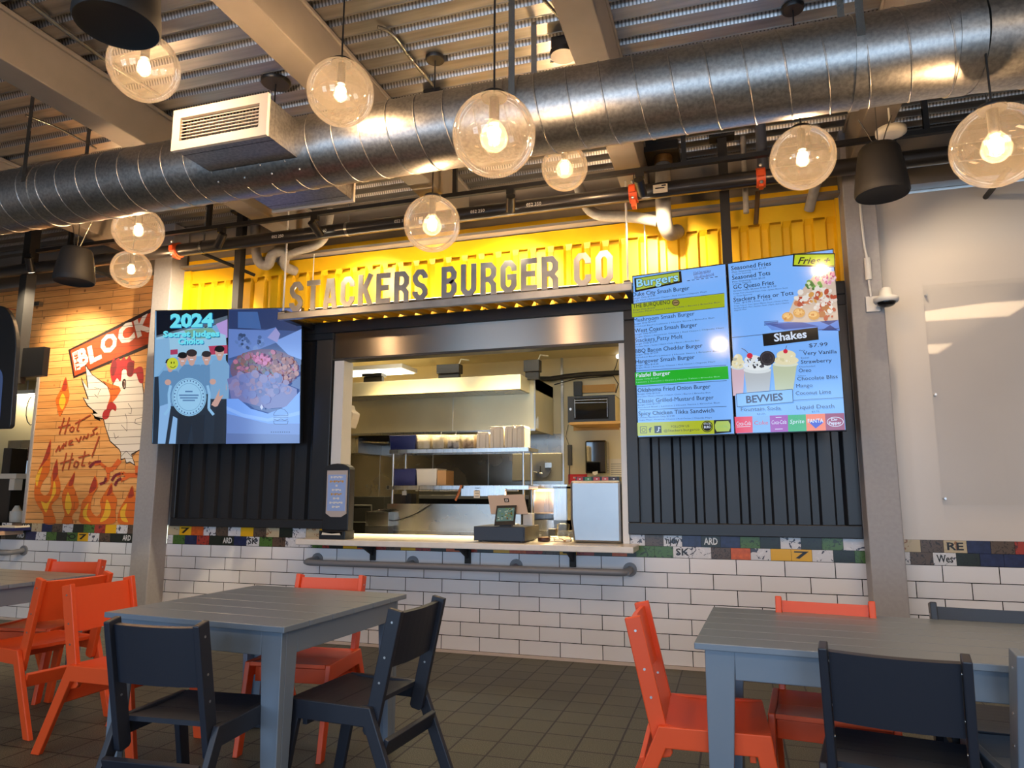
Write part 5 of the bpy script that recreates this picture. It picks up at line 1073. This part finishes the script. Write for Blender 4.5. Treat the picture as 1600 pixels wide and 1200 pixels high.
solo(mb, 'wall_notice', 'white printed notice on the kitchen wall beside the right jamb', 'notice', bevel=0)
mb = MB(); RED = mat('red_sign', srgb(206,36,44), .5); x0, x1, z0, z1 = pxbox(mb, 888, 741, 917, 757, KB-.03, .028, RED); mb.box(x0, x0+.05, KB-.03, KB-.002, z0-.14, z0, RED); [mb.box(x0+.06+.02*q, x0+.074+.02*q, KB-.032, KB-.03, z1-.05, z1-.03, M_WHT) for q in range(max(1, int((x1-x0-.08)/.02)))]; mb.box(x0+.012, x0+.04, KB-.032, KB-.03, z0-.09, z0-.02, M_PAPER)
solo(mb, 'red_sign', 'red wall sign with white lettering behind the drinks dispenser', 'sign', bevel=0)
mb = MB(); pxbox(mb, 887, 695, 893, 727, KB-.05, .045, M_BLK); mb.tube([at(890, 727, KB-.03), at(889, 760, KB-.03), at(886, 790, KB-.03), at(887, 815, KB-.03)], .006, M_BLK, 6); mb.tube([at(888, 664, KB-.03), at(884, 682, KB-.03), at(889, 695, KB-.03)], .004, M_BLK, 6); solo(mb, 'power_adapter', 'black power adapter with a dangling cable on the kitchen wall', 'adapter')
# black back of a monitor, lit warmer
mo = thing('kitchen_monitor', 'black flat monitor seen from the back with a round bracket, behind the pass shelf', 'monitor', at(840, 752, 1.5))
mb = MB(); pxbox(mb, 800, 708, 878, 752, 1.5, .04, M_BLKM); mb.build('casing', mo, bevel=.008)
mb = MB(); c = at(848, 733, 1.49); mb.cyl((c.x, 1.485, c.z), (c.x, 1.499, c.z), .085, M_BLK, 24); mb.box(c.x-.09, c.x-.02, 1.45, 1.485, c.z-.03, c.z+.03, M_BLK); q = at(856, 726, 1.48); mb.box(q.x-.03, q.x+.04, 1.478, 1.484, q.z-.03, q.z+.02, M_STEELW); mb.tube([(c.x, 1.47, c.z-.05), (c.x-.1, 1.45, c.z-.02), (c.x-.15, 1.5, c.z-.4), (c.x-.15, 1.6, .9)], .012, M_BLK, 8); mb.build('bracket', mo)
fw_ = thing('food_warmer', 'heated food warmer glowing orange behind the till', 'food warmer', at(852, 805, 1.35))
a, b = at(833, 800, 1.35), at(868, 800, 1.35); zt, zb = at(850, 757, 1.35).z-.02, .9
mb = MB(); mb.box(a.x, b.x+.12, 1.35, 1.75, zb, zb+.1, M_STEEL); mb.box(a.x, b.x+.12, 1.35, 1.75, zt-.02, zt+.02, M_STEEL); mb.box(a.x, a.x+.01, 1.35, 1.75, zb, zt, M_STEEL); mb.box(b.x+.11, b.x+.12, 1.35, 1.75, zb, zt, M_STEEL); mb.box(a.x, b.x+.12, 1.74, 1.75, zb, zt, M_STEEL); mb.box(b.x-.02, b.x+.12, 1.35, 1.36, zb, zt, M_STEEL)
mb.box(a.x+.01, b.x+.11, 1.37, 1.73, (zb+zt)/2-.06, (zb+zt)/2-.05, M_STEEL); mb.build('cabinet', fw_)
mb = MB(); mb.box(a.x+.02, b.x-.01, 1.42, 1.46, zt-.05, zt-.025, emis('heat_element', (1, .45, .14, 1), 14)); o = mb.build('heat_lamp', fw_)
l = bpy.data.lights.new('heat_light', 'POINT'); l.energy = 5; l.color = (1, .5, .2); l.shadow_soft_size = .04; lo = bpy.data.objects.new('heat_light', l); COL.objects.link(lo); lo.parent = fw_; lo.location = V(((a.x+b.x)/2, 1.5, zt-.1))-V(fw_.location)
mb = MB(); mb.box(3.03, b.x+.3, 1.32, 1.8, 0, .899, M_STEELW); solo(mb, 'steel_base_cabinet', 'steel base cabinet under the glowing food warmer', 'cabinet')

# ================================================================ things on the counter
ZC = .886
nd = thing('napkin_dispenser', 'tall black napkin dispenser with a bluish printed face at the left end of the counter', 'napkin dispenser', (1.62, -.05, ZC))
def arch(x0, x1, z0, z1, r, n=8): return [(x0, z0), (x1, z0)]+[((x0+x1)/2+(x1-x0)/2*math.cos(math.pi*i/n), z1-r+r*math.sin(math.pi*i/n)) for i in range(n+1)]
yn = -.265; a, b = at(500, 838, yn), at(541, 838, yn); zt = at(523, 724, yn).z
mb = MB(); F_ = lambda p, q, d: (p, d, q); mb.prism(arch(a.x, b.x, ZC+.07, zt, .05), F_, yn+.02, yn+.11, M_BLK); mb.prism([(a.x-.0, ZC), (b.x, ZC), (b.x, ZC+.07), (a.x, ZC+.07)], F_, yn-.02, yn+.13, M_BLK); mb.build('body', nd, bevel=.006)
mb = MB(); x0, x1 = at(508, 790, yn).x, at(540, 790, yn).x; z0, z1 = at(523, 808, yn).z, at(523, 735, yn).z
mb.prism([(x0, z0+.03), ((x0*3+x1)/4, z0), ((x0+3*x1)/4, z0), (x1, z0+.03), (x1, z1), (x0, z1)], F_, yn+.012, yn+.02, mat('dispenser_face', srgb(186,176,172), .3)); mb.build('face_plate', nd)
mb = MB(); u0, u1 = x0+.012, x1-.012; v0, v1 = z0+.05, z1-.035; mb.box(u0, u1, yn+.009, yn+.012, v0, v1, mat('dispenser_card', srgb(150,176,226), .4)); GD = mat('card_gold', srgb(200,150,70), .5)
for k, (s, m, w_) in enumerate((('STACKERS', M_WHT, .8), ('BURGERS', GD, .9), ('&', M_WHT, .14), ('FRIES', M_WHT, .6), ('SERVED', GD, .7), ('HOT', M_WHT, .4), ('ALL DAY', M_WHT, .85), ('LONG', M_WHT, .5))):
    z = v1-.03-(v1-v0-.04)*k/7.4; m_ = (u0+u1)/2; h_ = (u1-u0)*w_/2.3; [mb.box(m_-h_+2*h_*q/max(len(s), 1)+.001, m_-h_+2*h_*(q+1)/max(len(s), 1)-.002, yn+.007, yn+.0089, z+.006*(q % 2), z+.017-.004*(q % 3 == 1), m) for q in range(len(s))]
mb.build('printed_card', nd)
mb = MB(); mb.box(a.x+.02, b.x-.03, yn-.021, yn-.0, ZC+.035, ZC+.062, M_DARKIN); mb.prism([(a.x+.03, ZC+.036), (b.x-.04, ZC+.036), (b.x-.05, ZC+.052), ((a.x+b.x)/2, ZC+.046), (a.x+.035, ZC+.055)], F_, yn-.026, yn-.021, M_PAPER); mb.build('napkin_slot', nd)
cdw = tag(None or bpy.data.objects.new('cash_drawer', None), 'black cash drawer on the counter under the tilted till screen', 'cash drawer'); COL.objects.link(cdw)
a, b = at(740, 843, -.16), at(820, 843, -.16); zt = at(780, 823, -.16).z; cdw.location = (a.x+.2, 0, ZC)
mb = MB(); mb.box(a.x, b.x, -.16, .26, ZC+.008, zt, mat('drawer_black', srgb(30,34,46), .4)); 
for x in (a.x+.04, b.x-.04): mb.cyl((x, -.12, ZC), (x, -.12, ZC+.008), .015, M_BLK, 10); mb.cyl((x, .2, ZC), (x, .2, ZC+.008), .015, M_BLK, 10)
mb.build('body', cdw, bevel=.004); mb = MB(); mb.box(a.x+.012, b.x-.012, -.164, -.16, ZC+.02, zt-.012, mat('drawer_front', srgb(34,38,50), .4)); mb.build('drawer', cdw)
zd = zt
tl = thing('till_screen', 'white-backed tablet till with a small customer display, standing on the cash drawer', 'till', (a.x+.25, .05, zd))
A = at(788, 818, -.02); cx = A.x
tp = [at(762, 774, .0), at(818, 772, .0), at(825, 803, -.06), at(767, 803, -.06)]
def plate(mb, q, th, m):
    n = (q[1]-q[0]).cross(q[3]-q[0]).normalized(); 
    if n.y > 0: n = -n
    A_ = [p for p in q]; B_ = [p-n*th for p in q]; mb.add(A_+B_, [(0,1,2,3),(7,6,5,4),(0,4,5,1),(1,5,6,2),(2,6,7,3),(3,7,4,0)], m); return n
mb = MB(); n = plate(mb, tp, .012, mat('tablet_shell', srgb(196,176,160), .35)); c = (tp[0]+tp[1]+tp[2]+tp[3])/4
e1 = (tp[1]-tp[0]).normalized(); e2 = (tp[0]-tp[3]).normalized(); q = c+e2*.035+n*.001
mb.poly([q-e1*.02-e2*.018, q+e1*.02-e2*.018, q+e1*.02+e2*.018, q-e1*.02+e2*.018], M_BLK); mb.poly([q-e1*.01-e2*.01+n*.001, q+e1*.01-e2*.01+n*.001, q+e1*.01+e2*.01+n*.001, q-e1*.01+e2*.01+n*.001], M_WHT); mb.poly([q-e1*.005-e2*.005+n*.002, q+e1*.005-e2*.005+n*.002, q+e1*.005+e2*.005+n*.002, q-e1*.005+e2*.005+n*.002], M_BLK); mb.build('tablet', tl, bevel=.003)
mb = MB(); mb.box(cx-.08, cx+.08, -.03, .14, zd, zd+.012, M_WHT); mb.bar((cx, .06, zd+.01), c-n*.01+V((0, .0, -.02)), .1, .02, M_WHT); mb.box(cx+.12, cx+.2, .1, .16, zd, zd+.1, M_WHT); mb.build('stand', tl, bevel=.003)
tq = [at(776, 790, -.07), at(807, 789, -.07), at(804, 820, -.13), at(772, 821, -.13)]
mb = MB(); n = plate(mb, tq, .01, M_BLK); o = mb.build('customer_display', tl, bevel=.002)
mb = MB(); I = lambda s, t: (tq[3]*(1-s)+tq[2]*s)*(1-t)+(tq[0]*(1-s)+tq[1]*s)*t+n*.0015
mb.poly([I(.08,.2), I(.92,.2), I(.92,.86), I(.08,.86)], scr(110, 140, 130, .6)); rnd = random.Random(3)
for i in range(34):
    s, t = .12+.7*rnd.random(), .24+.55*rnd.random(); dn = n*.0002*(i+1); mb.poly([I(s, t)+dn, I(s+.08, t)+dn, I(s+.08, t+.06)+dn, I(s, t+.06)+dn], scr(*rnd.choice([(60,90,50),(150,120,60),(120,150,90),(180,190,170),(90,60,40)]), .6))
mb.build('display', o)
for p_ in (tq[3]+V((.02, 0, 0)), tq[2]+V((-.02, 0, 0))): pass
mb = MB(); mb.bar((tq[3]+tq[2])/2+V((0, .03, -.004)), V(((tq[3].x+tq[2].x)/2, -.06, zd+.003)), .1, .02, M_BLK); mb.build('display_foot', tl)
mb = MB(); c = at(848, 841, -.02); mb.lathe([(.045, 0), (.05, .006), (.05, .028), (.042, .034)], (c.x, .02, ZC), mat('dark_red_puck', srgb(58,26,24), .4), 24); solo(mb, 'coaster_pager', 'small dark round puck on the counter right of the cash drawer', 'puck', bevel=0)
mb = MB(); rnd = random.Random(9); c = at(872, 838, .1)
for i in range(26): mb.obox((c.x-.09+.2*rnd.random(), .02+.2*rnd.random(), ZC+.004+.02*rnd.random()), (.03*rnd.random()+.012, .01, 0), (-.01, .03*rnd.random()+.01, .004), (0, -.002, .004+.006*rnd.random()), M_PAPER if i % 3 else M_CARD)
tag(mb.build('paper_scraps'), 'loose heap of paper scraps on the counter beside the drinks dispenser', 'paper', kind='stuff')
bd = thing('drinks_dispenser', 'pale steel drinks dispenser with a row of small coloured labels, right end of the counter', 'drinks dispenser', (3.95, .1, ZC))
yb_ = -.02; a, b = at(891, 800, yb_), at(974, 800, yb_); xb2 = 4.115; zt = at(935, 751, yb_).z
mb = MB(); mb.prism([(a.x+.02, ZC), (xb2, ZC), (xb2, zt), (a.x, zt), (a.x, zt-.3)], F_, yb_, .45, noisy('satin_steel', [(.3, g(.33)), (.7, g(.4))], 2, .34, 1, rr=(.3, .4))); mb.build('cabinet', bd, bevel=.02)
mb = MB(); z2 = zt+.028; lw_ = (xb2-a.x-.06)/5; LC = [(190,30,40),(60,130,70),(190,60,60),(200,90,80),(70,40,36)]
mb.box(a.x+.03, xb2-.02, yb_+.07, yb_+.2, zt, z2+.004, M_BLK)
for i, c_ in enumerate(LC):
    mb.box(a.x+.04+lw_*i, a.x+.03+lw_*(i+1)-.008, yb_+.066, yb_+.07, zt+.003, z2, mat('drink_label_%d' % i, srgb(*c_), .4)); mb.box(a.x+.06+lw_*i, a.x+.005+lw_*(i+1), yb_+.064, yb_+.066, zt+.01, zt+.018, M_WHT)
mb.build('label_strip', bd)
mb = MB(); c = at(880, 822, .5); mb.lathe([(.05, .886), (.055, .9), (.055, 1.0), (.02, 1.01)], (c.x, .5, 0), M_CLEAR, 18); mb.box(c.x-.12, c.x-.06, .45, .54, .886, .96, M_BLK); solo(mb, 'clear_canister', 'clear canister and black cube behind the paper scraps', 'canister', bevel=0)
# acrylic sheet on the white panel
A_ = at(1446, 500, -.03); B_ = at(1446, 775, -.03)
ac = thing('acrylic_sheet', 'large clear acrylic sheet screwed to the white panel at the right edge', 'acrylic panel', (A_.x, -.03, B_.z))
mb = MB(); mb.box(A_.x, A_.x+1.9, -.034, -.028, B_.z-.06, A_.z+.25, M_CLEAR); mb.build('sheet', ac)
for px, py in ((1450, 617), (1464, 779), (1437, 462)):
    c = at(px, py, -.03); mb = MB(); mb.cyl((max(c.x, A_.x+.02), -.04, c.z), (max(c.x, A_.x+.02), -.001, c.z), .008, M_SCREW, 10); mb.build('standoff', ac)

# ================================================================ neighbour stall seen through the left opening
slab('wall_stall_left', -4.5, -4.4, .13, 3.1, 0, 2.95, M_CREAM); slab('wall_stall_back', -4.5, XW, 3.0, 3.1, 0, 2.95, M_CREAM); slab('wall_stall_right', XW-.05, XW, .15, 3.0, 0, 2.95, M_CREAM); slab('ceiling_stall', -4.5, XW, .13, 3.1, 2.8, 2.9, M_CREAM); slab('floor_stall', -4.5, XW, .13, 3.1, -.1, 0, M_FLOOR)
mb = MB(); c = at(42, 618, 1.7); mb.box(c.x-1.2, c.x+.3, 1.55, 1.95, c.z, c.z+.05, M_WHT); mb.box(c.x-1.17, c.x+.27, 1.58, 1.92, c.z-.008, c.z, M_TUBE); mb.cyl((c.x, 1.7, c.z+.05), (c.x, 1.7, 2.8), .01, M_WHT, 8); o = tag(mb.build('ceiling_light', offset=c), 'bright strip light inside the neighbouring stall at the left edge', 'ceiling light')
l = bpy.data.lights.new('stall_light', 'AREA'); l.shape = 'RECTANGLE'; l.size, l.size_y = 1.4, .3; l.energy = 10; l.color = (1, .82, .5); lo = bpy.data.objects.new('stall_light', l); COL.objects.link(lo); lo.parent = o; lo.location = (-.45, .05, -.02)
mb = MB(); mb.box(-4.5, XW-.01, -.25, .4, .845, .885, mat('stall_counter_wood', srgb(206,170,140), .4)); tag(mb.build('stall_counter', bevel=.004), 'tan counter of the neighbouring stall at the left edge', 'counter')
r2 = thing('tray_rail', 'grey pipe rail end with a round wall flange at the far left', 'rail', (-2.1, -.1, .69))
c = at(38, 860, 0); mb = MB(); mb.tube([(c.x, -.012, c.z)]+arc((c.x, -.13, c.z-.01), (c.x-.08, -.19, c.z-.012), (c.x, -.19, c.z-.012))+[(-4.4, -.19, c.z-.012)], .024, M_GREYR, 12); mb.build('pipe', r2); mb = MB(); mb.cyl((c.x, -.001, c.z), (c.x, -.014, c.z), .05, M_GREYR, 20); mb.build('flange', r2)
ov = thing('oven', 'grey steel oven with vent slots inside the neighbouring stall', 'oven', at(30, 800, 1.2))
mb = MB(); x0, x1, z0, z1 = pxbox(mb, 6, 688, 54, 812, 1.25, .6, M_STEELW); mb.box(x0, x1, 1.25, 1.85, 0, z0, M_STEELW); mb.build('cabinet', ov, bevel=.004)
mb = MB()
for k in range(3):
    for j in range(3): q = at(24+j*11, 705+k*6, 1.24); mb.box(q.x-.05, q.x+.04, 1.243, 1.249, q.z-.01, q.z+.01, M_DARKIN)
mb.build('vent_slots', ov)
mb = MB(); pxbox(mb, 43, 699, 54, 723, 1.18, .06, mat('maroon_box', srgb(96,54,52), .5)); solo(mb, 'switch_box', 'small maroon box on the right of the grey oven', 'box')
mb = MB(); q0, q1 = at(44, 720, 1.15), at(38, 812, 1.15); mb.cyl((q0.x, 1.15, q1.z), (q0.x, 1.15, q0.z), .03, M_STEEL, 12); mb.cyl((q0.x, 1.15, 0), (q0.x, 1.15, q1.z), .03, M_STEEL, 12); solo(mb, 'steel_post', 'steel post in front of the grey oven', 'post')
cm = thing('coffee_machine', 'dark coffee machine with a pale cup on top at the left edge', 'machine', at(5, 830, .5))
mb = MB(); x0, x1, z0, z1 = pxbox(mb, -40, 748, 14, 835, .5, .4, M_BLK); mb.box(x0, x1, .5, .9, 0, z0, M_BLK); pxbox(mb, 3, 700, 16, 750, .6, .2, M_BLK); mb.build('body', cm, bevel=.006)
mb = MB(); pxbox(mb, -10, 740, 25, 748, .45, .3, M_PAPER); pxbox(mb, 14, 748, 22, 766, .48, .1, M_PAPER); mb.build('tray', cm, bevel=.004)
mb = MB(); q = at(27, 800, .4); mb.lathe([(.06, .886), (.07, 1.0), (.07, 1.06)], (q.x, .4, 0), MTUB, 18); mb.lathe([(.05, 1.06), (.02, 1.12)], (q.x-.01, .4, 0), M_PAPER, 14); solo(mb, 'canister', 'pale canister on the neighbouring stall counter', 'canister', bevel=0)
mb = MB(); q = at(20, 829, -.1); mb.box(q.x-.5, q.x+.12, -.2, .1, .886, .915, M_BLUEBIN); mb.box(q.x-.2, q.x+.1, -.16, .05, .915, .93, M_PAPER); solo(mb, 'tray', 'dark blue tray with paper on the neighbouring stall counter', 'tray')
mb = MB(); q = at(52, 640, 2.99); q.x = -4.0; q = at(52, 640, 1.2); mb.tube([V(q)+V((.12, 0, 0)), V((XW-.06, 1.2, q.z))], .006, M_BLK, 6); mb.tube([V(q)+V((.12*math.cos(a), 0, .2*math.sin(a))) for a in [i*.5 for i in range(11)]], .006, M_BLK, 6); solo(mb, 'cable_loop', 'thin dark cable loop on the cream wall of the neighbouring stall', 'cable', bevel=0)

# small fixing on the plank wall
c = at(58, 476, -.03); mb = MB(); mb.box(c.x-.05, c.x+.05, -.05, -.001, c.z-.02, c.z+.03, M_STEELW); mb.tube(smooth([(c.x-.04, -.03, c.z), (c.x-.12, -.03, c.z-.01), (c.x-.17, -.05, c.z-.06), (c.x-.2, -.2, c.z-.07)], k=.4), .006, mat('red_cable', srgb(120,40,28), .5), 6); solo(mb, 'cable_clamp', 'small steel clamp with a dark red cable on the plank wall at upper left', 'clamp')
mb = MB(); mb.box(-.2, 4.9, .125, .14, 2.47, 2.89, M_CREAM); struct(mb, 'wall_kitchen_front')
# ================================================================ tables and chairs
def table(cx, cy, rz, L, W, lab):
    t = thing('dining_table', lab, 'table', (0, 0, 0), 'slate plank tables'); H_ = .742; m = M_SLATE
    n = 6; pw = W/n
    for i in range(n): mb = MB(); mb.box(-L/2, L/2, -W/2+i*pw+.0012, -W/2+(i+1)*pw-.0012, H_-.024, H_, m); mb.build('tabletop_plank', t, bevel=.003)
    a = .045
    mb = MB()
    for s in (-1, 1): mb.box(-L/2+a+.09, L/2-a-.09, s*(W/2-a)-.012, s*(W/2-a)+.012, H_-.125, H_-.0245, m); mb.box(s*(L/2-a)-.012, s*(L/2-a)+.012, -W/2+a+.09, W/2-a-.09, H_-.125, H_-.0245, m)
    mb.build('apron', t, bevel=.003)
    for sx in (-1, 1):
        for sy in (-1, 1):
            mb = MB(); x, y = sx*(L/2-a+.012), sy*(W/2-a+.012); T_, B_ = .105, .068; th = .03
            mb.prism([(0, 0.012), (B_, .012), (T_, H_-.025), (0, H_-.025)], lambda p, q, d: (x-sx*p, y-sy*d, q), 0, th, m)
            mb.prism([(th, 0.012), (B_, .012), (T_, H_-.025), (th, H_-.025)], lambda p, q, d: (x-sx*d, y-sy*p, q), 0, th, m)
            o = mb.build('leg', t, bevel=.003)
            mb = MB(); mb.box(min(x, x-sx*B_), max(x, x-sx*B_), min(y, y-sy*B_), max(y, y-sy*B_), 0, .012, M_BLK); mb.build('foot_pad', o)
    t.location = (cx, cy, 0); t.rotation_euler = (0, 0, math.radians(rz)); return t
table(2.752, -2.446, -3.6, .985, .985, 'square slate plank table in the left foreground between navy and orange chairs')
table(5.605, -2.39, -3.0, 1.6, .84, 'long slate plank table at the right in front of the steel column')
table(.12, -2.16, -3.0, 1.6, .84, 'slate plank table at the far left edge behind the orange chairs')
def chair(m, first):
    t = thing('dining_chair', '', 'chair', (0, 0, 0)); ZS = .43; th = .026; wF = .216
    for s in (-1, 1):                                    # side frame: front leg, rail, splayed rear leg in one board
        mb = MB(); x = s*wF
        P_ = [(.235, 0), (.285, 0), (.225, ZS-.07), (.215, ZS), (-.175, ZS), (-.36, 0), (-.305, 0), (-.15, ZS-.075), (.165, ZS-.075)]
        mb.prism(P_, lambda p, q, d: (x-s*d, p, q), -th/2, th/2, m); mb.build('side_frame', t, bevel=.004)
        mb = MB(); xi = x-s*(th+.001)
        U0, U1 = V((-.155, .315)), V((-.262, .805)); d = (U1-U0).normalized(); n = V((d.y, -d.x)); hw = .031
        P_ = [U0-n*hw+d*.012, U0-n*(hw-.012), U0+n*(hw-.012), U0+n*hw+d*.012, U1+n*hw, U1-n*hw]
        mb.prism([(v.x, v.y) for v in P_], lambda p, q, dd: (xi-s*dd, p, q), -th/2, th/2, m); o = mb.build('back_upright', t, bevel=.004)
        mb = MB()
        for k in (.42, .62, .90): c = U0.lerp(U1, k); mb.cyl((xi-s*(th/2+.0015), c.x, c.y), (xi-s*(th/2-.001), c.x, c.y), .005, M_SCREW, 8); mb.cyl((xi+s*(th/2+.0015), c.x, c.y), (xi+s*(th/2-.001), c.x, c.y), .005, M_SCREW, 8)
        mb.build('screw', o)
    wi = wF-th*1.5-.003
    mb = MB(); c0 = V((-.155, .315)); d = (V((-.262, .805))-c0).normalized(); n = V((d.y, -d.x))   # curved back plank
    lo, hi = c0+d*.265, c0+d*.485; N_ = 8
    for i in range(N_):
        xa, xb = -wi+2*wi*i/N_, -wi+2*wi*(i+1)/N_; f = lambda x: -.012*(1-(x/wi)**2)
        vs = []
        for x in (xa, xb):
            for b in (lo, hi):
                for k in (-.010, .010): q = b+n*(k+f(x)); vs.append((x, q.x, q.y))
        fs = [(0, 1, 3, 2), (5, 4, 6, 7), (0, 4, 5, 1), (2, 3, 7, 6), (1, 5, 7, 3), (0, 2, 6, 4)]
        if i > 0: fs.remove((0, 1, 3, 2))
        if i < N_-1: fs.remove((5, 4, 6, 7))
        mb.add(vs, fs, m)
    mb.build('backrest', t)
    ws = wF-th/2-.002
    for y0, y1 in ((-.15, .02), (.023, .215)):
        mb = MB(); k = 5
        for i in range(k):
            a, b = y0+(y1-y0)*i/k, y0+(y1-y0)*(i+1)/k; zz = lambda y: ZS-.012+.10*((y-.04)/.2)**2*.16
            mb.add([(x, y, zz(y)+dz) for y in (a, b) for x in (-ws, ws) for dz in (-.018, 0)], [(1, 3, 7, 5), (0, 4, 6, 2)]+([(0, 2, 3, 1)] if i == 0 else [])+([(4, 5, 7, 6)] if i == k-1 else [])+[(0, 1, 5, 4), (2, 6, 7, 3)], m)
        mb.build('seat_plank', t)
    mb = MB(); mb.obox((0, -.226, .277), (ws, 0, 0), (0, .011*.93, .011*.37), (0, -.037*.37, .037*.93), m); o = mb.build('rear_stretcher', t, bevel=.003)
    mb = MB(); mb.box(-ws, ws, .14, .162, ZS-.105, ZS-.034, m); mb.build('front_stretcher', t, bevel=.003)
    return t
CH = [('o', 1.95, -2.44, -90, 'orange chair facing the square table from its left side'),
 ('o', 1.10, -2.25, 80, 'orange chair tucked under the far-left table, its back towards the square table'),
 ('n', 3.375, -2.60, 86, 'navy chair on the right side of the square table, seen side-on'),
 ('n', 2.875, -3.04, 4.5, 'navy chair in the left foreground seen from behind'),
 ('n', 5.42, -2.77, -10, 'navy chair in the right foreground seen from behind, cut by the bottom edge'),
 ('o', 4.81, -2.48, -88, 'orange chair at the left end of the long table'),
 ('o', 2.76, -2.10, 187, 'orange chair behind the square table, facing the camera'),
 ('o', 5.28, -2.235, 174.5, 'orange chair behind the long table, facing the camera'),
 ('n', 5.905, -2.215, 175, 'navy chair behind the long table at the right edge'),
 ('o', .585, -1.83, 191, 'orange chair behind the far-left table, only its back top showing'),
 ('s', 5.91, -2.66, 2, 'slate blue chair cut off by the right edge of the photo')]
protos = {'o': chair(M_ORANGE, 1), 'n': chair(M_NAVY, 1), 's': chair(M_SLATE, 1)}
used = set()
for k, x, y, a, lab in CH:
    if k not in used: r = protos[k]; used.add(k); r.location = (x, y, 0); r.rotation_euler = (0, 0, math.radians(a)); r['label'] = lab
    else: r = dup(protos[k], (x, y, 0), math.radians(a), lab)
    r['group'] = {'o': 'orange dining chairs', 'n': 'navy dining chairs', 's': 'slate dining chairs'}[k]
